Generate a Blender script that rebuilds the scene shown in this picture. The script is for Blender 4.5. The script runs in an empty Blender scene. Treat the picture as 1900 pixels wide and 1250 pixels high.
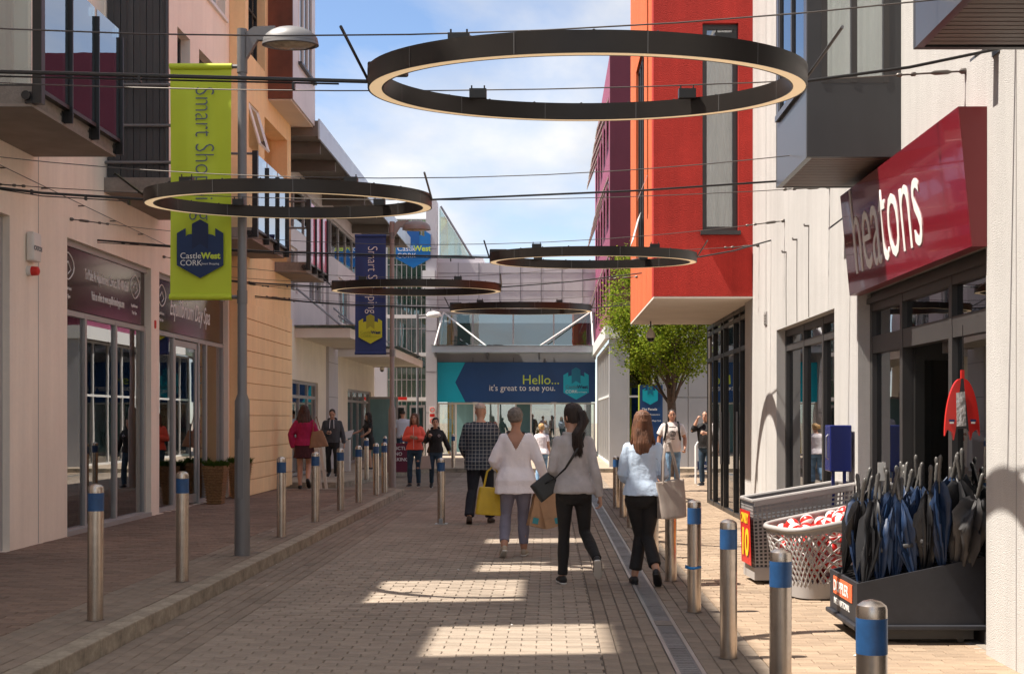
import bpy, bmesh, math, random
from mathutils import Vector, Matrix, Euler, noise
random.seed(7)
R = math.radians
scene = bpy.context.scene
COL = scene.collection

# ------------------------------------------------------------------ camera
F = 2400.0                                    # focal length in photo pixels (1900 wide)
cam_d = bpy.data.cameras.new('camera'); cam = bpy.data.objects.new('camera', cam_d)
COL.objects.link(cam); scene.camera = cam
cam.location = (0, 0, 1.6); cam.rotation_euler = (R(90), 0, 0)
cam_d.sensor_width = 36; cam_d.lens = 36 * F / 1900
cam_d.shift_x = -68 / 1900; cam_d.shift_y = 150 / 1900
cam_d.clip_start = 0.1; cam_d.clip_end = 1500
scene.render.resolution_x = 1024; scene.render.resolution_y = 673

# ------------------------------------------------------------------ light
SUN_EL, SUN_AZ = 61.5, 6.0                    # light travels towards +X, a little towards +Y
el, az = R(SUN_EL), R(SUN_AZ)
sd = Vector((math.cos(az) * math.cos(el), math.sin(az) * math.cos(el), -math.sin(el)))
sl = bpy.data.lights.new('sun', 'SUN'); sl.energy = 3.3; sl.angle = R(0.6); sl.color = (1, 0.92, 0.81)
so = bpy.data.objects.new('sun', sl); COL.objects.link(so)
so.rotation_euler = sd.to_track_quat('-Z', 'Y').to_euler()
w = bpy.data.worlds.new('World'); scene.world = w; w.use_nodes = True
nt = w.node_tree; nt.nodes.clear()
def N(nt, t, **k):
    n = nt.nodes.new(t)
    for a, v in k.items(): setattr(n, a, v)
    return n
out = N(nt, 'ShaderNodeOutputWorld'); bg = N(nt, 'ShaderNodeBackground')
sky = N(nt, 'ShaderNodeTexSky'); sky.sky_type = 'NISHITA'; sky.sun_disc = False
sky.sun_elevation = el; sky.sun_rotation = math.atan2(-sd.x, -sd.y)
sky.air_density = 0.75; sky.dust_density = 0.15; sky.ozone_density = 1.0
tc = N(nt, 'ShaderNodeTexCoord'); sep = N(nt, 'ShaderNodeSeparateXYZ'); nt.links.new(tc.outputs['Generated'], sep.inputs[0])
mx = N(nt, 'ShaderNodeMath', operation='MAXIMUM'); nt.links.new(sep.outputs['Z'], mx.inputs[0]); mx.inputs[1].default_value = 0.0
ad = N(nt, 'ShaderNodeMath', operation='ADD'); nt.links.new(mx.outputs[0], ad.inputs[0]); ad.inputs[1].default_value = 0.16
dv = N(nt, 'ShaderNodeVectorMath', operation='DIVIDE'); cb = N(nt, 'ShaderNodeCombineXYZ')
for i in range(3): nt.links.new(ad.outputs[0], cb.inputs[i])
nt.links.new(tc.outputs['Generated'], dv.inputs[0]); nt.links.new(cb.outputs[0], dv.inputs[1])
mp = N(nt, 'ShaderNodeMapping'); mp.inputs['Scale'].default_value = (1.25, 0.75, 1.0); mp.inputs['Location'].default_value = (6.6, 12.2, 8.22)
nt.links.new(dv.outputs[0], mp.inputs[0])
n1 = N(nt, 'ShaderNodeTexNoise'); n1.inputs['Scale'].default_value = 1.1; n1.inputs['Detail'].default_value = 9; n1.inputs['Roughness'].default_value = 0.56
n1.inputs['Distortion'].default_value = 0.25
nt.links.new(mp.outputs[0], n1.inputs['Vector'])
rp = N(nt, 'ShaderNodeValToRGB'); rp.color_ramp.elements[0].position = 0.37; rp.color_ramp.elements[1].position = 0.64
rp.color_ramp.elements[0].color = (0, 0, 0, 1); rp.color_ramp.elements[1].color = (0.93, 0.93, 0.93, 1)
nt.links.new(n1.outputs['Fac'], rp.inputs[0])
mixc = N(nt, 'ShaderNodeMixRGB'); nt.links.new(rp.outputs[0], mixc.inputs[0]); nt.links.new(sky.outputs[0], mixc.inputs[1])
n2 = N(nt, 'ShaderNodeTexNoise'); n2.inputs['Scale'].default_value = 2.3; n2.inputs['Detail'].default_value = 6; nt.links.new(mp.outputs[0], n2.inputs['Vector'])
r2_ = N(nt, 'ShaderNodeValToRGB'); r2_.color_ramp.elements[0].position = 0.35; r2_.color_ramp.elements[1].position = 0.62
r2_.color_ramp.elements[0].color = (3.7, 3.75, 3.9, 1); r2_.color_ramp.elements[1].color = (5.0, 4.9, 4.8, 1); nt.links.new(n2.outputs['Fac'], r2_.inputs[0]); nt.links.new(r2_.outputs[0], mixc.inputs[2])
nt.links.new(mixc.outputs[0], bg.inputs[0]); bg.inputs[1].default_value = 0.070
nt.links.new(bg.outputs[0], out.inputs[0])
vs = scene.view_settings
vs.view_transform = 'Standard'; vs.look = 'None'; vs.gamma = 1; vs.use_curve_mapping = False; vs.exposure = 1.62
scene.cycles.max_bounces = 9; scene.cycles.diffuse_bounces = 5; scene.cycles.transparent_max_bounces = 14
scene.cycles.caustics_reflective = False; scene.cycles.caustics_refractive = False

# ------------------------------------------------------------------ materials
MATS = {}
def lin(r, g, b):
    f = lambda c: (c / 255 / 12.92) if c / 255 <= 0.04045 else ((c / 255 + 0.055) / 1.055) ** 2.4
    return (f(r), f(g), f(b))
def pm(name, col, rough=0.6, metal=0.0, var=0.10, vs=1.5, bump=0.0, bs=120.0, streak=0.0, spec=0.5, island=0.0, coat=0.0, dirt=0.0, aniso=None, spots=0.0):
    m = bpy.data.materials.new(name); m.use_nodes = True; t = m.node_tree; p = t.nodes['Principled BSDF']
    p.inputs['Roughness'].default_value = rough; p.inputs['Metallic'].default_value = metal
    p.inputs['Specular IOR Level'].default_value = spec; p.inputs['Coat Weight'].default_value = coat
    c = N(t, 'ShaderNodeTexCoord'); L = t.links.new
    rgb = N(t, 'ShaderNodeRGB'); rgb.outputs[0].default_value = (*col, 1); cur = rgb.outputs[0]
    def mulby(fac, lo, hi, cur):
        mr = N(t, 'ShaderNodeMapRange'); L(fac, mr.inputs[0])
        mr.inputs[1].default_value = 0.3; mr.inputs[2].default_value = 0.7; mr.inputs[3].default_value = lo; mr.inputs[4].default_value = hi
        v = N(t, 'ShaderNodeVectorMath', operation='SCALE'); L(cur, v.inputs[0]); L(mr.outputs[0], v.inputs['Scale']); return v.outputs[0]
    if var:
        n = N(t, 'ShaderNodeTexNoise'); n.inputs['Scale'].default_value = vs; n.inputs['Detail'].default_value = 6; L(c.outputs['Object'], n.inputs[0])
        cur = mulby(n.outputs[0], 1 - var, 1 + var, cur)
    if streak:
        q = N(t, 'ShaderNodeMapping'); q.inputs['Scale'].default_value = (2.6, 2.6, 0.16); L(c.outputs['Object'], q.inputs[0])
        n = N(t, 'ShaderNodeTexNoise'); n.inputs['Scale'].default_value = 1.6; n.inputs['Detail'].default_value = 9; n.inputs['Roughness'].default_value = 0.65; L(q.outputs[0], n.inputs[0])
        cur = mulby(n.outputs[0], 1 + streak * 0.25, 1 - streak, cur)
    if island:
        g = N(t, 'ShaderNodeNewGeometry'); oi = N(t, 'ShaderNodeObjectInfo')
        a = N(t, 'ShaderNodeMath', operation='ADD'); L(g.outputs['Random Per Island'], a.inputs[0]); L(oi.outputs['Random'], a.inputs[1])
        fr = N(t, 'ShaderNodeMath', operation='FRACT'); L(a.outputs[0], fr.inputs[0])
        mr = N(t, 'ShaderNodeMapRange'); L(fr.outputs[0], mr.inputs[0]); mr.inputs[3].default_value = 1 - island; mr.inputs[4].default_value = 1 + island
        v = N(t, 'ShaderNodeVectorMath', operation='SCALE'); L(cur, v.inputs[0]); L(mr.outputs[0], v.inputs['Scale']); cur = v.outputs[0]
        m2_ = N(t, 'ShaderNodeMapRange'); L(fr.outputs[0], m2_.inputs[0]); m2_.inputs[1].default_value = 0.945; m2_.inputs[2].default_value = 0.955; m2_.inputs[3].default_value = 1.0; m2_.inputs[4].default_value = 0.74
        v = N(t, 'ShaderNodeVectorMath', operation='SCALE'); L(cur, v.inputs[0]); L(m2_.outputs[0], v.inputs['Scale']); cur = v.outputs[0]
    if dirt:
        n = N(t, 'ShaderNodeTexNoise'); n.inputs['Scale'].default_value = 14; n.inputs['Detail'].default_value = 8; n.inputs['Roughness'].default_value = 0.75; L(c.outputs['Object'], n.inputs[0])
        cur = mulby(n.outputs[0], 1 - dirt, 1 + dirt, cur)
    if spots:
        g2 = N(t, 'ShaderNodeNewGeometry')
        for sc_, th_, k_ in ((1.7, 0.045, 1 - spots), (2.9, 0.06, 1 + spots * .6), (0.35, 0.30, 1 - spots * .35)):
            vo = N(t, 'ShaderNodeTexVoronoi'); vo.inputs['Scale'].default_value = sc_; L(g2.outputs['Position'], vo.inputs[0])
            nn = N(t, 'ShaderNodeTexNoise'); nn.inputs['Scale'].default_value = 6; L(g2.outputs['Position'], nn.inputs[0])
            ad_ = N(t, 'ShaderNodeMath', operation='MULTIPLY_ADD'); L(nn.outputs[0], ad_.inputs[0]); ad_.inputs[1].default_value = th_; L(vo.outputs[0], ad_.inputs[2])
            mr = N(t, 'ShaderNodeMapRange'); L(ad_.outputs[0], mr.inputs[0]); mr.inputs[1].default_value = th_; mr.inputs[2].default_value = th_ * 1.6; mr.inputs[3].default_value = k_; mr.inputs[4].default_value = 1.0
            v = N(t, 'ShaderNodeVectorMath', operation='SCALE'); L(cur, v.inputs[0]); L(mr.outputs[0], v.inputs['Scale']); cur = v.outputs[0]
    L(cur, p.inputs['Base Color'])
    if bump:
        n = N(t, 'ShaderNodeTexNoise'); n.inputs['Scale'].default_value = bs; n.inputs['Detail'].default_value = 4
        if aniso:
            q = N(t, 'ShaderNodeMapping'); q.inputs['Scale'].default_value = aniso; L(c.outputs['Object'], q.inputs[0]); L(q.outputs[0], n.inputs[0])
        else: L(c.outputs['Object'], n.inputs[0])
        b = N(t, 'ShaderNodeBump'); b.inputs['Strength'].default_value = bump; b.inputs['Distance'].default_value = 0.02
        L(n.outputs[0], b.inputs['Height']); L(b.outputs[0], p.inputs['Normal'])
    MATS[name] = m; return m
def glassmat(name, tint=(0.75, 0.82, 0.82), refl=0.10, wav=0.04, rough=0.01):
    m = bpy.data.materials.new(name); m.use_nodes = True; t = m.node_tree; t.nodes.clear(); L = t.links.new
    o = N(t, 'ShaderNodeOutputMaterial'); mixs = N(t, 'ShaderNodeMixShader'); tr = N(t, 'ShaderNodeBsdfTransparent'); gl = N(t, 'ShaderNodeBsdfGlossy')
    tr.inputs[0].default_value = (*tint, 1); gl.inputs['Roughness'].default_value = rough; gl.inputs[0].default_value = (0.95, 0.97, 1, 1)
    fr = N(t, 'ShaderNodeFresnel'); fr.inputs['IOR'].default_value = 1.6
    a = N(t, 'ShaderNodeMath', operation='ADD', use_clamp=True); a.inputs[1].default_value = refl; L(fr.outputs[0], a.inputs[0])
    c = N(t, 'ShaderNodeTexCoord'); n = N(t, 'ShaderNodeTexNoise'); n.inputs['Scale'].default_value = 1.3; n.inputs['Detail'].default_value = 1.5; L(c.outputs['Object'], n.inputs[0])
    b = N(t, 'ShaderNodeBump'); b.inputs['Strength'].default_value = wav; b.inputs['Distance'].default_value = 0.1; L(n.outputs[0], b.inputs['Height'])
    L(b.outputs[0], gl.inputs['Normal'])
    L(a.outputs[0], mixs.inputs[0]); L(tr.outputs[0], mixs.inputs[1]); L(gl.outputs[0], mixs.inputs[2]); L(mixs.outputs[0], o.inputs[0])
    MATS[name] = m; return m
def emit(name, col, s):
    m = bpy.data.materials.new(name); m.use_nodes = True; t = m.node_tree; p = t.nodes['Principled BSDF']
    p.inputs['Base Color'].default_value = (*col, 1); p.inputs['Emission Color'].default_value = (*col, 1); p.inputs['Emission Strength'].default_value = s
    MATS[name] = m; return m

pm('plaster_pink', (0.94, 0.83, 0.71), 0.9, var=0.06, vs=0.7, bump=0.25, bs=160, dirt=0.03, streak=0.10)
pm('plaster_orange', (0.95, 0.66, 0.36), 0.9, var=0.06, vs=0.9, bump=0.25, bs=160, dirt=0.04, streak=0.10)
pm('plaster_white', (0.54, 0.525, 0.51), 0.9, var=0.07, vs=0.8, bump=0.5, bs=110, dirt=0.04, streak=0.13)
pm('plaster_rough', (0.60, 0.55, 0.50), 0.95, var=0.08, bump=1.0, bs=45)
pm('plaster_red', (0.52, 0.040, 0.030), 0.88, var=0.12, vs=1.1, bump=0.6, bs=60, dirt=0.08, streak=0.22, spec=0.3)
pm('plaster_redorange', (0.74, 0.16, 0.06), 0.88, var=0.07, vs=0.9, bump=0.4, bs=90, dirt=0.06, streak=0.16, spec=0.3)
pm('plaster_maroon', (0.11, 0.014, 0.034), 0.8, var=0.06, bump=0.2)
pm('plaster_plum', (0.24, 0.05, 0.11), 0.8, var=0.06, bump=0.2)
pm('plaster_cream', (0.82, 0.75, 0.63), 0.9, var=0.05, bump=0.2, streak=0.05)
pm('soffit_cream', (0.74, 0.66, 0.58), 0.9, var=0.05, bump=0.2)
pm('panel_lilac', (0.52, 0.50, 0.52), 0.5, var=0.05, streak=0.05)
pm('panel_lilac_pale', (0.66, 0.63, 0.65), 0.5, var=0.06, streak=0.05)
pm('panel_grey', (0.42, 0.42, 0.44), 0.5, var=0.05, streak=0.04)
pm('wood_brown', (0.16, 0.045, 0.02), 0.6, var=0.25, vs=3, streak=0.2)
pm('charcoal', (0.045, 0.046, 0.050), 0.45, var=0.15, streak=0.1)
pm('charcoal_blue', (0.055, 0.057, 0.066), 0.28, var=0.08)
pm('black_metal', (0.018, 0.017, 0.017), 0.38, var=0.1)
pm('ring_black', (0.022, 0.018, 0.016), 0.42, metal=0.3, var=0.15, vs=4)
pm('frame_grey', (0.42, 0.40, 0.39), 0.42, metal=0.3, var=0.06)
pm('frame_dark', (0.045, 0.042, 0.042), 0.4, var=0.12)
pm('frame_white', (0.75, 0.74, 0.72), 0.45, var=0.03)
pm('steel_galv', (0.30, 0.30, 0.31), 0.42, metal=0.75, var=0.10, vs=9)
pm('steel_brush', (0.52, 0.45, 0.39), 0.27, metal=1.0, var=0.10, vs=5, dirt=0.14, bump=0.08, bs=30, aniso=(14, 14, 0.4))
pm('roof_steel', (0.48, 0.52, 0.56), 0.35, metal=0.55, var=0.08)
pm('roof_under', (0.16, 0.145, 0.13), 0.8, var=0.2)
pm('concrete', (0.22, 0.19, 0.165), 0.9, var=0.15, bump=0.3, bs=60, dirt=0.2)
pm('slab_soffit', (0.27, 0.225, 0.195), 0.9, var=0.14, vs=2.5, bump=0.2)
pm('kerb_stone', (0.30, 0.255, 0.195), 0.9, var=0.22, vs=3, bump=0.4, bs=150, dirt=0.35, island=0.10)
pm('joint_sand', (0.12, 0.098, 0.080), 1.0, var=0.2, dirt=0.3)
pm('paver_road', (0.30, 0.245, 0.195), 0.92, var=0.13, vs=0.9, bump=0.35, bs=150, island=0.11, dirt=0.13, spots=0.35)
pm('paver_grey', (0.25, 0.20, 0.155), 0.92, var=0.15, vs=0.9, bump=0.35, bs=150, island=0.10, dirt=0.13, spots=0.35)
pm('paver_red', (0.225, 0.155, 0.115), 0.92, var=0.20, vs=0.8, bump=0.35, bs=150, island=0.14, dirt=0.13, spots=0.35)
pm('paver_buff', (0.32, 0.235, 0.165), 0.92, var=0.15, vs=0.9, bump=0.35, bs=150, island=0.13, dirt=0.13, spots=0.35)
pm('paving_far', (0.36, 0.29, 0.22), 0.95, var=0.15, vs=2, dirt=0.2)
pm('grate', (0.22, 0.22, 0.225), 0.45, metal=0.6, var=0.15, bump=1.0, bs=60, aniso=(0.6, 3, 1), island=0.12)
pm('steel_edge', (0.45, 0.44, 0.42), 0.4, metal=0.7, var=0.15)
pm('blue_band', (0.018, 0.075, 0.20), 0.42, var=0.12, dirt=0.22)
pm('navy', (0.014, 0.03, 0.115), 0.6, var=0.08)
pm('banner_lime', (0.56, 0.67, 0.04), 0.65, var=0.05, vs=2)
pm('banner_navy', (0.022, 0.05, 0.19), 0.65, var=0.06)
pm('logo_navy', (0.008, 0.03, 0.105), 0.6, var=0.03)
pm('logo_navy_dark', (0.006, 0.018, 0.07), 0.6, var=0.03)
pm('logo_lime', (0.52, 0.58, 0.03), 0.6, var=0.03)
pm('logo_lime_dark', (0.33, 0.36, 0.03), 0.6, var=0.03)
pm('sign_blue', (0.006, 0.055, 0.19), 0.4, var=0.05)
pm('sign_teal', (0.0, 0.40, 0.56), 0.4, var=0.05)
pm('sign_teal_dark', (0.0, 0.17, 0.30), 0.4, var=0.05)
pm('shield_blue', (0.0, 0.14, 0.42), 0.4, var=0.04)
pm('shield_blue_dark', (0.0, 0.08, 0.30), 0.4, var=0.04)
pm('text_white', (0.80, 0.80, 0.78), 0.5, var=0.0)
pm('text_lime', (0.55, 0.68, 0.06), 0.5, var=0.0)
pm('text_grey', (0.10, 0.13, 0.16), 0.5, var=0.0)
pm('sign_maroon', (0.21, 0.010, 0.022), 0.10, var=0.06, bump=0.05, bs=3, coat=0.6)
pm('sign_maroon_side', (0.16, 0.012, 0.016), 0.4, var=0.05)
pm('spa_board', (0.035, 0.022, 0.020), 0.12, var=0.2)
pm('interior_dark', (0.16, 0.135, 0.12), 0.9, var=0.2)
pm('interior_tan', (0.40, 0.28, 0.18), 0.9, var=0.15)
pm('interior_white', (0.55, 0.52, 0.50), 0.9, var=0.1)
pm('shop_floor', (0.32, 0.28, 0.24), 0.5, var=0.1)
pm('door_blue', (0.22, 0.38, 0.45), 0.3, var=0.25, vs=3, streak=0.3)
pm('door_teal', (0.22, 0.40, 0.41), 0.35, var=0.12, streak=0.15)
pm('white_plastic', (0.72, 0.70, 0.66), 0.4, var=0.04)
pm('red_plastic', (0.60, 0.02, 0.015), 0.35, var=0.04)
pm('ball_white', (0.78, 0.74, 0.72), 0.35, var=0.04)
pm('bin_grey', (0.36, 0.34, 0.33), 0.5, var=0.06)
pm('price_yellow', (0.85, 0.55, 0.02), 0.5, var=0.03)
pm('box_navy', (0.020, 0.021, 0.027), 0.55, var=0.2, dirt=0.2)
pm('umb_navy', (0.009, 0.026, 0.072), 0.5, var=0.35, vs=9)
pm('umb_black', (0.012, 0.012, 0.014), 0.45, var=0.3, vs=9)
pm('umb_grey', (0.05, 0.048, 0.05), 0.5, var=0.3, vs=9)
pm('handle_grey', (0.10, 0.095, 0.09), 0.35, var=0.2)
pm('wicker', (0.30, 0.16, 0.07), 0.85, var=0.35, vs=30, bump=1.0, bs=50, aniso=(1, 1, 2.5))
pm('bark', (0.085, 0.06, 0.045), 0.9, var=0.3, vs=12, bump=0.8, bs=40, aniso=(1, 1, 0.25))
pm('lamp_grey', (0.18, 0.176, 0.18), 0.5, metal=0.4, var=0.08)
pm('lamp_brown', (0.28, 0.235, 0.22), 0.5, metal=0.4, var=0.08)
pm('lamp_glass', (0.42, 0.35, 0.26), 0.15, var=0.3, vs=14)
pm('wire_steel', (0.13, 0.115, 0.105), 0.4, metal=0.7, var=0.1)
pm('curtain', (0.66, 0.62, 0.55), 0.9, var=0.08)
pm('skin', (0.52, 0.29, 0.20), 0.5, var=0.06, vs=8)
pm('skin_tan', (0.44, 0.22, 0.14), 0.5, var=0.07, vs=8)
pm('wood_pale', (0.55, 0.48, 0.40), 0.7, var=0.1)
pm('poster_face', (0.42, 0.33, 0.28), 0.6, var=0.06)
pm('poster_hair', (0.05, 0.04, 0.04), 0.6, var=0.2)
pm('poster_ivory', (0.55, 0.47, 0.30), 0.7, var=0.3, vs=14)
emit('led_warm', (0.80, 0.58, 0.34), 0.22)
glassmat('glass_shop', (0.80, 0.83, 0.82), 0.18, 0.004)
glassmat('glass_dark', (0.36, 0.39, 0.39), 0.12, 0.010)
glassmat('glass_balcony', (0.66, 0.78, 0.74), 0.30, 0.012)
glassmat('glass_green', (0.25, 0.42, 0.38), 0.14, 0.03)
pm('panel_pink', (0.62, 0.13, 0.20), 0.12, var=0.15, vs=2)
pm('navy_gloss', (0.012, 0.02, 0.13), 0.25, var=0.08)
pm('foil', (0.55, 0.53, 0.52), 0.3, metal=0.6, var=0.3, vs=25, bump=0.6, bs=25)
def leafmat(name, c1, c2):
    m = bpy.data.materials.new(name); m.use_nodes = True; t = m.node_tree; t.nodes.clear(); L = t.links.new
    o = N(t, 'ShaderNodeOutputMaterial'); d = N(t, 'ShaderNodeBsdfDiffuse'); tr = N(t, 'ShaderNodeBsdfTranslucent'); mixs = N(t, 'ShaderNodeMixShader')
    g = N(t, 'ShaderNodeNewGeometry'); mc = N(t, 'ShaderNodeMixRGB'); mc.inputs[1].default_value = (*c1, 1); mc.inputs[2].default_value = (*c2, 1)
    L(g.outputs['Random Per Island'], mc.inputs[0]); L(mc.outputs[0], d.inputs[0]); L(mc.outputs[0], tr.inputs[0]); mixs.inputs[0].default_value = 0.45
    L(d.outputs[0], mixs.inputs[1]); L(tr.outputs[0], mixs.inputs[2]); L(mixs.outputs[0], o.inputs[0]); MATS[name] = m
leafmat('leaf', (0.08, 0.15, 0.012), (0.36, 0.42, 0.05)); leafmat('leaf_dark', (0.04, 0.09, 0.015), (0.09, 0.14, 0.03))

# ------------------------------------------------------------------ helpers
WLOC = {}
def wloc(o): return WLOC.get(o.name, Vector((0, 0, 0))) if o else Vector((0, 0, 0))
def tag(o, label=None, cat=None, group=None, kind=None):
    if label: o['label'] = label
    if cat: o['category'] = cat
    if group: o['group'] = group
    if kind: o['kind'] = kind
    return o
def thing(name, label, cat, loc=(0, 0, 0), group=None):
    o = bpy.data.objects.new(name, None); COL.objects.link(o); o.location = loc; o.empty_display_size = 0.2
    WLOC[o.name] = Vector(loc); return tag(o, label, cat, group)
class MB:
    """collects faces in world coordinates; build() links them as one mesh object"""
    def __init__(s): s.v = []; s.f = []; s.mi = []; s.cur = 0
    def add(s, vs, fs):
        b = len(s.v); s.v += [tuple(p) for p in vs]
        for f in fs: s.f.append(tuple(b + i for i in f)); s.mi.append(s.cur)
        return s
    def quad(s, *p): return s.add(p, [tuple(range(len(p)))])
    def box(s, x0, x1, y0, y1, z0, z1, bv=0.0):
        if x1 < x0: x0, x1 = x1, x0
        if y1 < y0: y0, y1 = y1, y0
        if z1 < z0: z0, z1 = z1, z0
        if bv:
            bm = bmesh.new(); bmesh.ops.create_cube(bm, size=1)
            for q in bm.verts: q.co = ((x0 + x1) / 2 + q.co.x * (x1 - x0), (y0 + y1) / 2 + q.co.y * (y1 - y0), (z0 + z1) / 2 + q.co.z * (z1 - z0))
            bmesh.ops.bevel(bm, geom=bm.edges[:], offset=bv, segments=2, affect='EDGES', profile=0.5)
            bm.verts.index_update(); r = s.add([q.co[:] for q in bm.verts], [[q.index for q in f.verts] for f in bm.faces]); bm.free(); return r
        return s.add([(x0, y0, z0), (x1, y0, z0), (x1, y1, z0), (x0, y1, z0), (x0, y0, z1), (x1, y0, z1), (x1, y1, z1), (x0, y1, z1)],
                     [(0, 3, 2, 1), (4, 5, 6, 7), (0, 1, 5, 4), (1, 2, 6, 5), (2, 3, 7, 6), (3, 0, 4, 7)])
    def prism(s, poly, d):
        """poly: 3-D points, extruded by vector d"""
        n = len(poly); d = Vector(d); a = [Vector(p) for p in poly]; b = [p + d for p in a]
        return s.add([*a, *b], [tuple(range(n))[::-1], tuple(range(n, 2 * n))] + [(i, (i + 1) % n, n + (i + 1) % n, n + i) for i in range(n)])
    def tube(s, pts, r, n=8, closed=False):
        pts = [Vector(p) for p in pts]; m = len(pts); rs = r if isinstance(r, (list, tuple)) else [r] * m
        vs = []; ref = None
        for i, p in enumerate(pts):
            if closed: t = pts[(i + 1) % m] - pts[i - 1]
            else: t = pts[min(i + 1, m - 1)] - pts[max(i - 1, 0)]
            t.normalize()
            if ref is None: ref = Vector((0, 0, 1)) if abs(t.z) < 0.9 else Vector((1, 0, 0))
            u = t.cross(ref); u.normalize(); q = u.cross(t); ref = q
            for k in range(n):
                a = 2 * math.pi * k / n; vs.append(p + u * (math.cos(a) * rs[i]) + q * (math.sin(a) * rs[i]))
        fs = []
        for i in range(m if closed else m - 1):
            j = (i + 1) % m
            for k in range(n): fs.append((i * n + k, i * n + (k + 1) % n, j * n + (k + 1) % n, j * n + k))
        if not closed: fs += [tuple(range(n))[::-1], tuple(range((m - 1) * n, m * n))]
        return s.add(vs, fs)
    def lathe(s, c, prof, n=20):
        """prof: (r, z) list from bottom to top about a vertical axis at c"""
        c = Vector(c); vs = []
        for r, z in prof:
            for k in range(n): a = 2 * math.pi * k / n; vs.append(c + Vector((r * math.cos(a), r * math.sin(a), z)))
        m = len(prof)
        fs = [(i * n + k, i * n + (k + 1) % n, (i + 1) * n + (k + 1) % n, (i + 1) * n + k) for i in range(m - 1) for k in range(n)]
        fs += [tuple(range(n))[::-1], tuple(range((m - 1) * n, m * n))]
        return s.add(vs, fs)
    def loft(s, secs, caps=True):
        """secs: list of equally long point rings"""
        n = len(secs[0]); m = len(secs); vs = [p for q in secs for p in q]
        fs = [(i * n + k, i * n + (k + 1) % n, (i + 1) * n + (k + 1) % n, (i + 1) * n + k) for i in range(m - 1) for k in range(n)]
        if caps: fs += [tuple(range(n))[::-1], tuple(range((m - 1) * n, m * n))]
        return s.add(vs, fs)
    def mesh(s, name, mats, off=Vector((0, 0, 0)), smooth=False):
        me = bpy.data.meshes.new(name); me.from_pydata([(p[0] - off.x, p[1] - off.y, p[2] - off.z) for p in s.v], [], s.f)
        for m in (mats if isinstance(mats, (list, tuple)) else [mats]): me.materials.append(MATS[m])
        if any(s.mi): me.polygons.foreach_set('material_index', s.mi)
        if smooth:
            me.polygons.foreach_set('use_smooth', [True] * len(me.polygons))
            me.set_sharp_from_angle(angle=R(smooth if smooth is not True else 45))
        me.update(); return me
    def build(s, name, mats, parent=None, smooth=False, loc=None):
        off = Vector(loc) if loc else Vector((0, 0, 0))
        pw = wloc(parent)
        if parent is not None and loc is None: off = pw
        me = s.mesh(name, mats, off, smooth); o = bpy.data.objects.new(name, me); COL.objects.link(o)
        o.location = off - pw
        if parent is not None: o.parent = parent
        WLOC[o.name] = Vector(off); return o
def recalc(o):
    bm = bmesh.new(); bm.from_mesh(o.data); bmesh.ops.recalc_face_normals(bm, faces=bm.faces[:]); bm.to_mesh(o.data); bm.free(); return o
def struct(name, mb, mat, parent=None, **k):
    o = mb.build(name, mat, parent, **k)
    if parent is None: o['kind'] = 'structure'
    return o
def bx(name, mat, parent, *a, bv=0.0): return MB().box(*a, bv=bv).build(name, mat, parent)
def copytree(o, loc=None, label=None, parent=None, rotz=None):
    c = o.copy(); COL.objects.link(c)
    if parent is not None: c.parent = parent
    if loc is not None: c.location = loc
    if rotz is not None: c.rotation_euler[2] = rotz
    if label: c['label'] = label
    for ch in list(o.children): copytree(ch, parent=c)
    return c
def wall(m, axis, a0, a1, u0, u1, z0, z1, holes=()):
    """wall slab from a0 to a1 along `axis`, u along the other axis, with through holes (u0,u1,z0,z1)"""
    us = sorted({u0, u1, *[min(max(h[i], u0), u1) for h in holes for i in (0, 1)]}); zs = sorted({z0, z1, *[min(max(h[i], z0), z1) for h in holes for i in (2, 3)]})
    P = (lambda a, u, z: (a, u, z)) if axis == 'x' else (lambda a, u, z: (u, a, z))
    nu, nz = len(us) - 1, len(zs) - 1
    solid = [[not any(h[0] < (us[i] + us[i + 1]) / 2 < h[1] and h[2] < (zs[j] + zs[j + 1]) / 2 < h[3] for h in holes) for j in range(nz)] for i in range(nu)]
    S = lambda i, j: 0 <= i < nu and 0 <= j < nz and solid[i][j]
    for i in range(nu):
        for j in range(nz):
            if not solid[i][j]: continue
            ua, ub, za, zb = us[i], us[i + 1], zs[j], zs[j + 1]
            for a in (a0, a1): m.quad(P(a, ua, za), P(a, ub, za), P(a, ub, zb), P(a, ua, zb))
            if not S(i - 1, j): m.quad(P(a0, ua, za), P(a1, ua, za), P(a1, ua, zb), P(a0, ua, zb))
            if not S(i + 1, j): m.quad(P(a0, ub, za), P(a1, ub, za), P(a1, ub, zb), P(a0, ub, zb))
            if not S(i, j - 1): m.quad(P(a0, ua, za), P(a1, ua, za), P(a1, ub, za), P(a0, ub, za))
            if not S(i, j + 1): m.quad(P(a0, ua, zb), P(a1, ua, zb), P(a1, ub, zb), P(a0, ub, zb))
    return m
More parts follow.
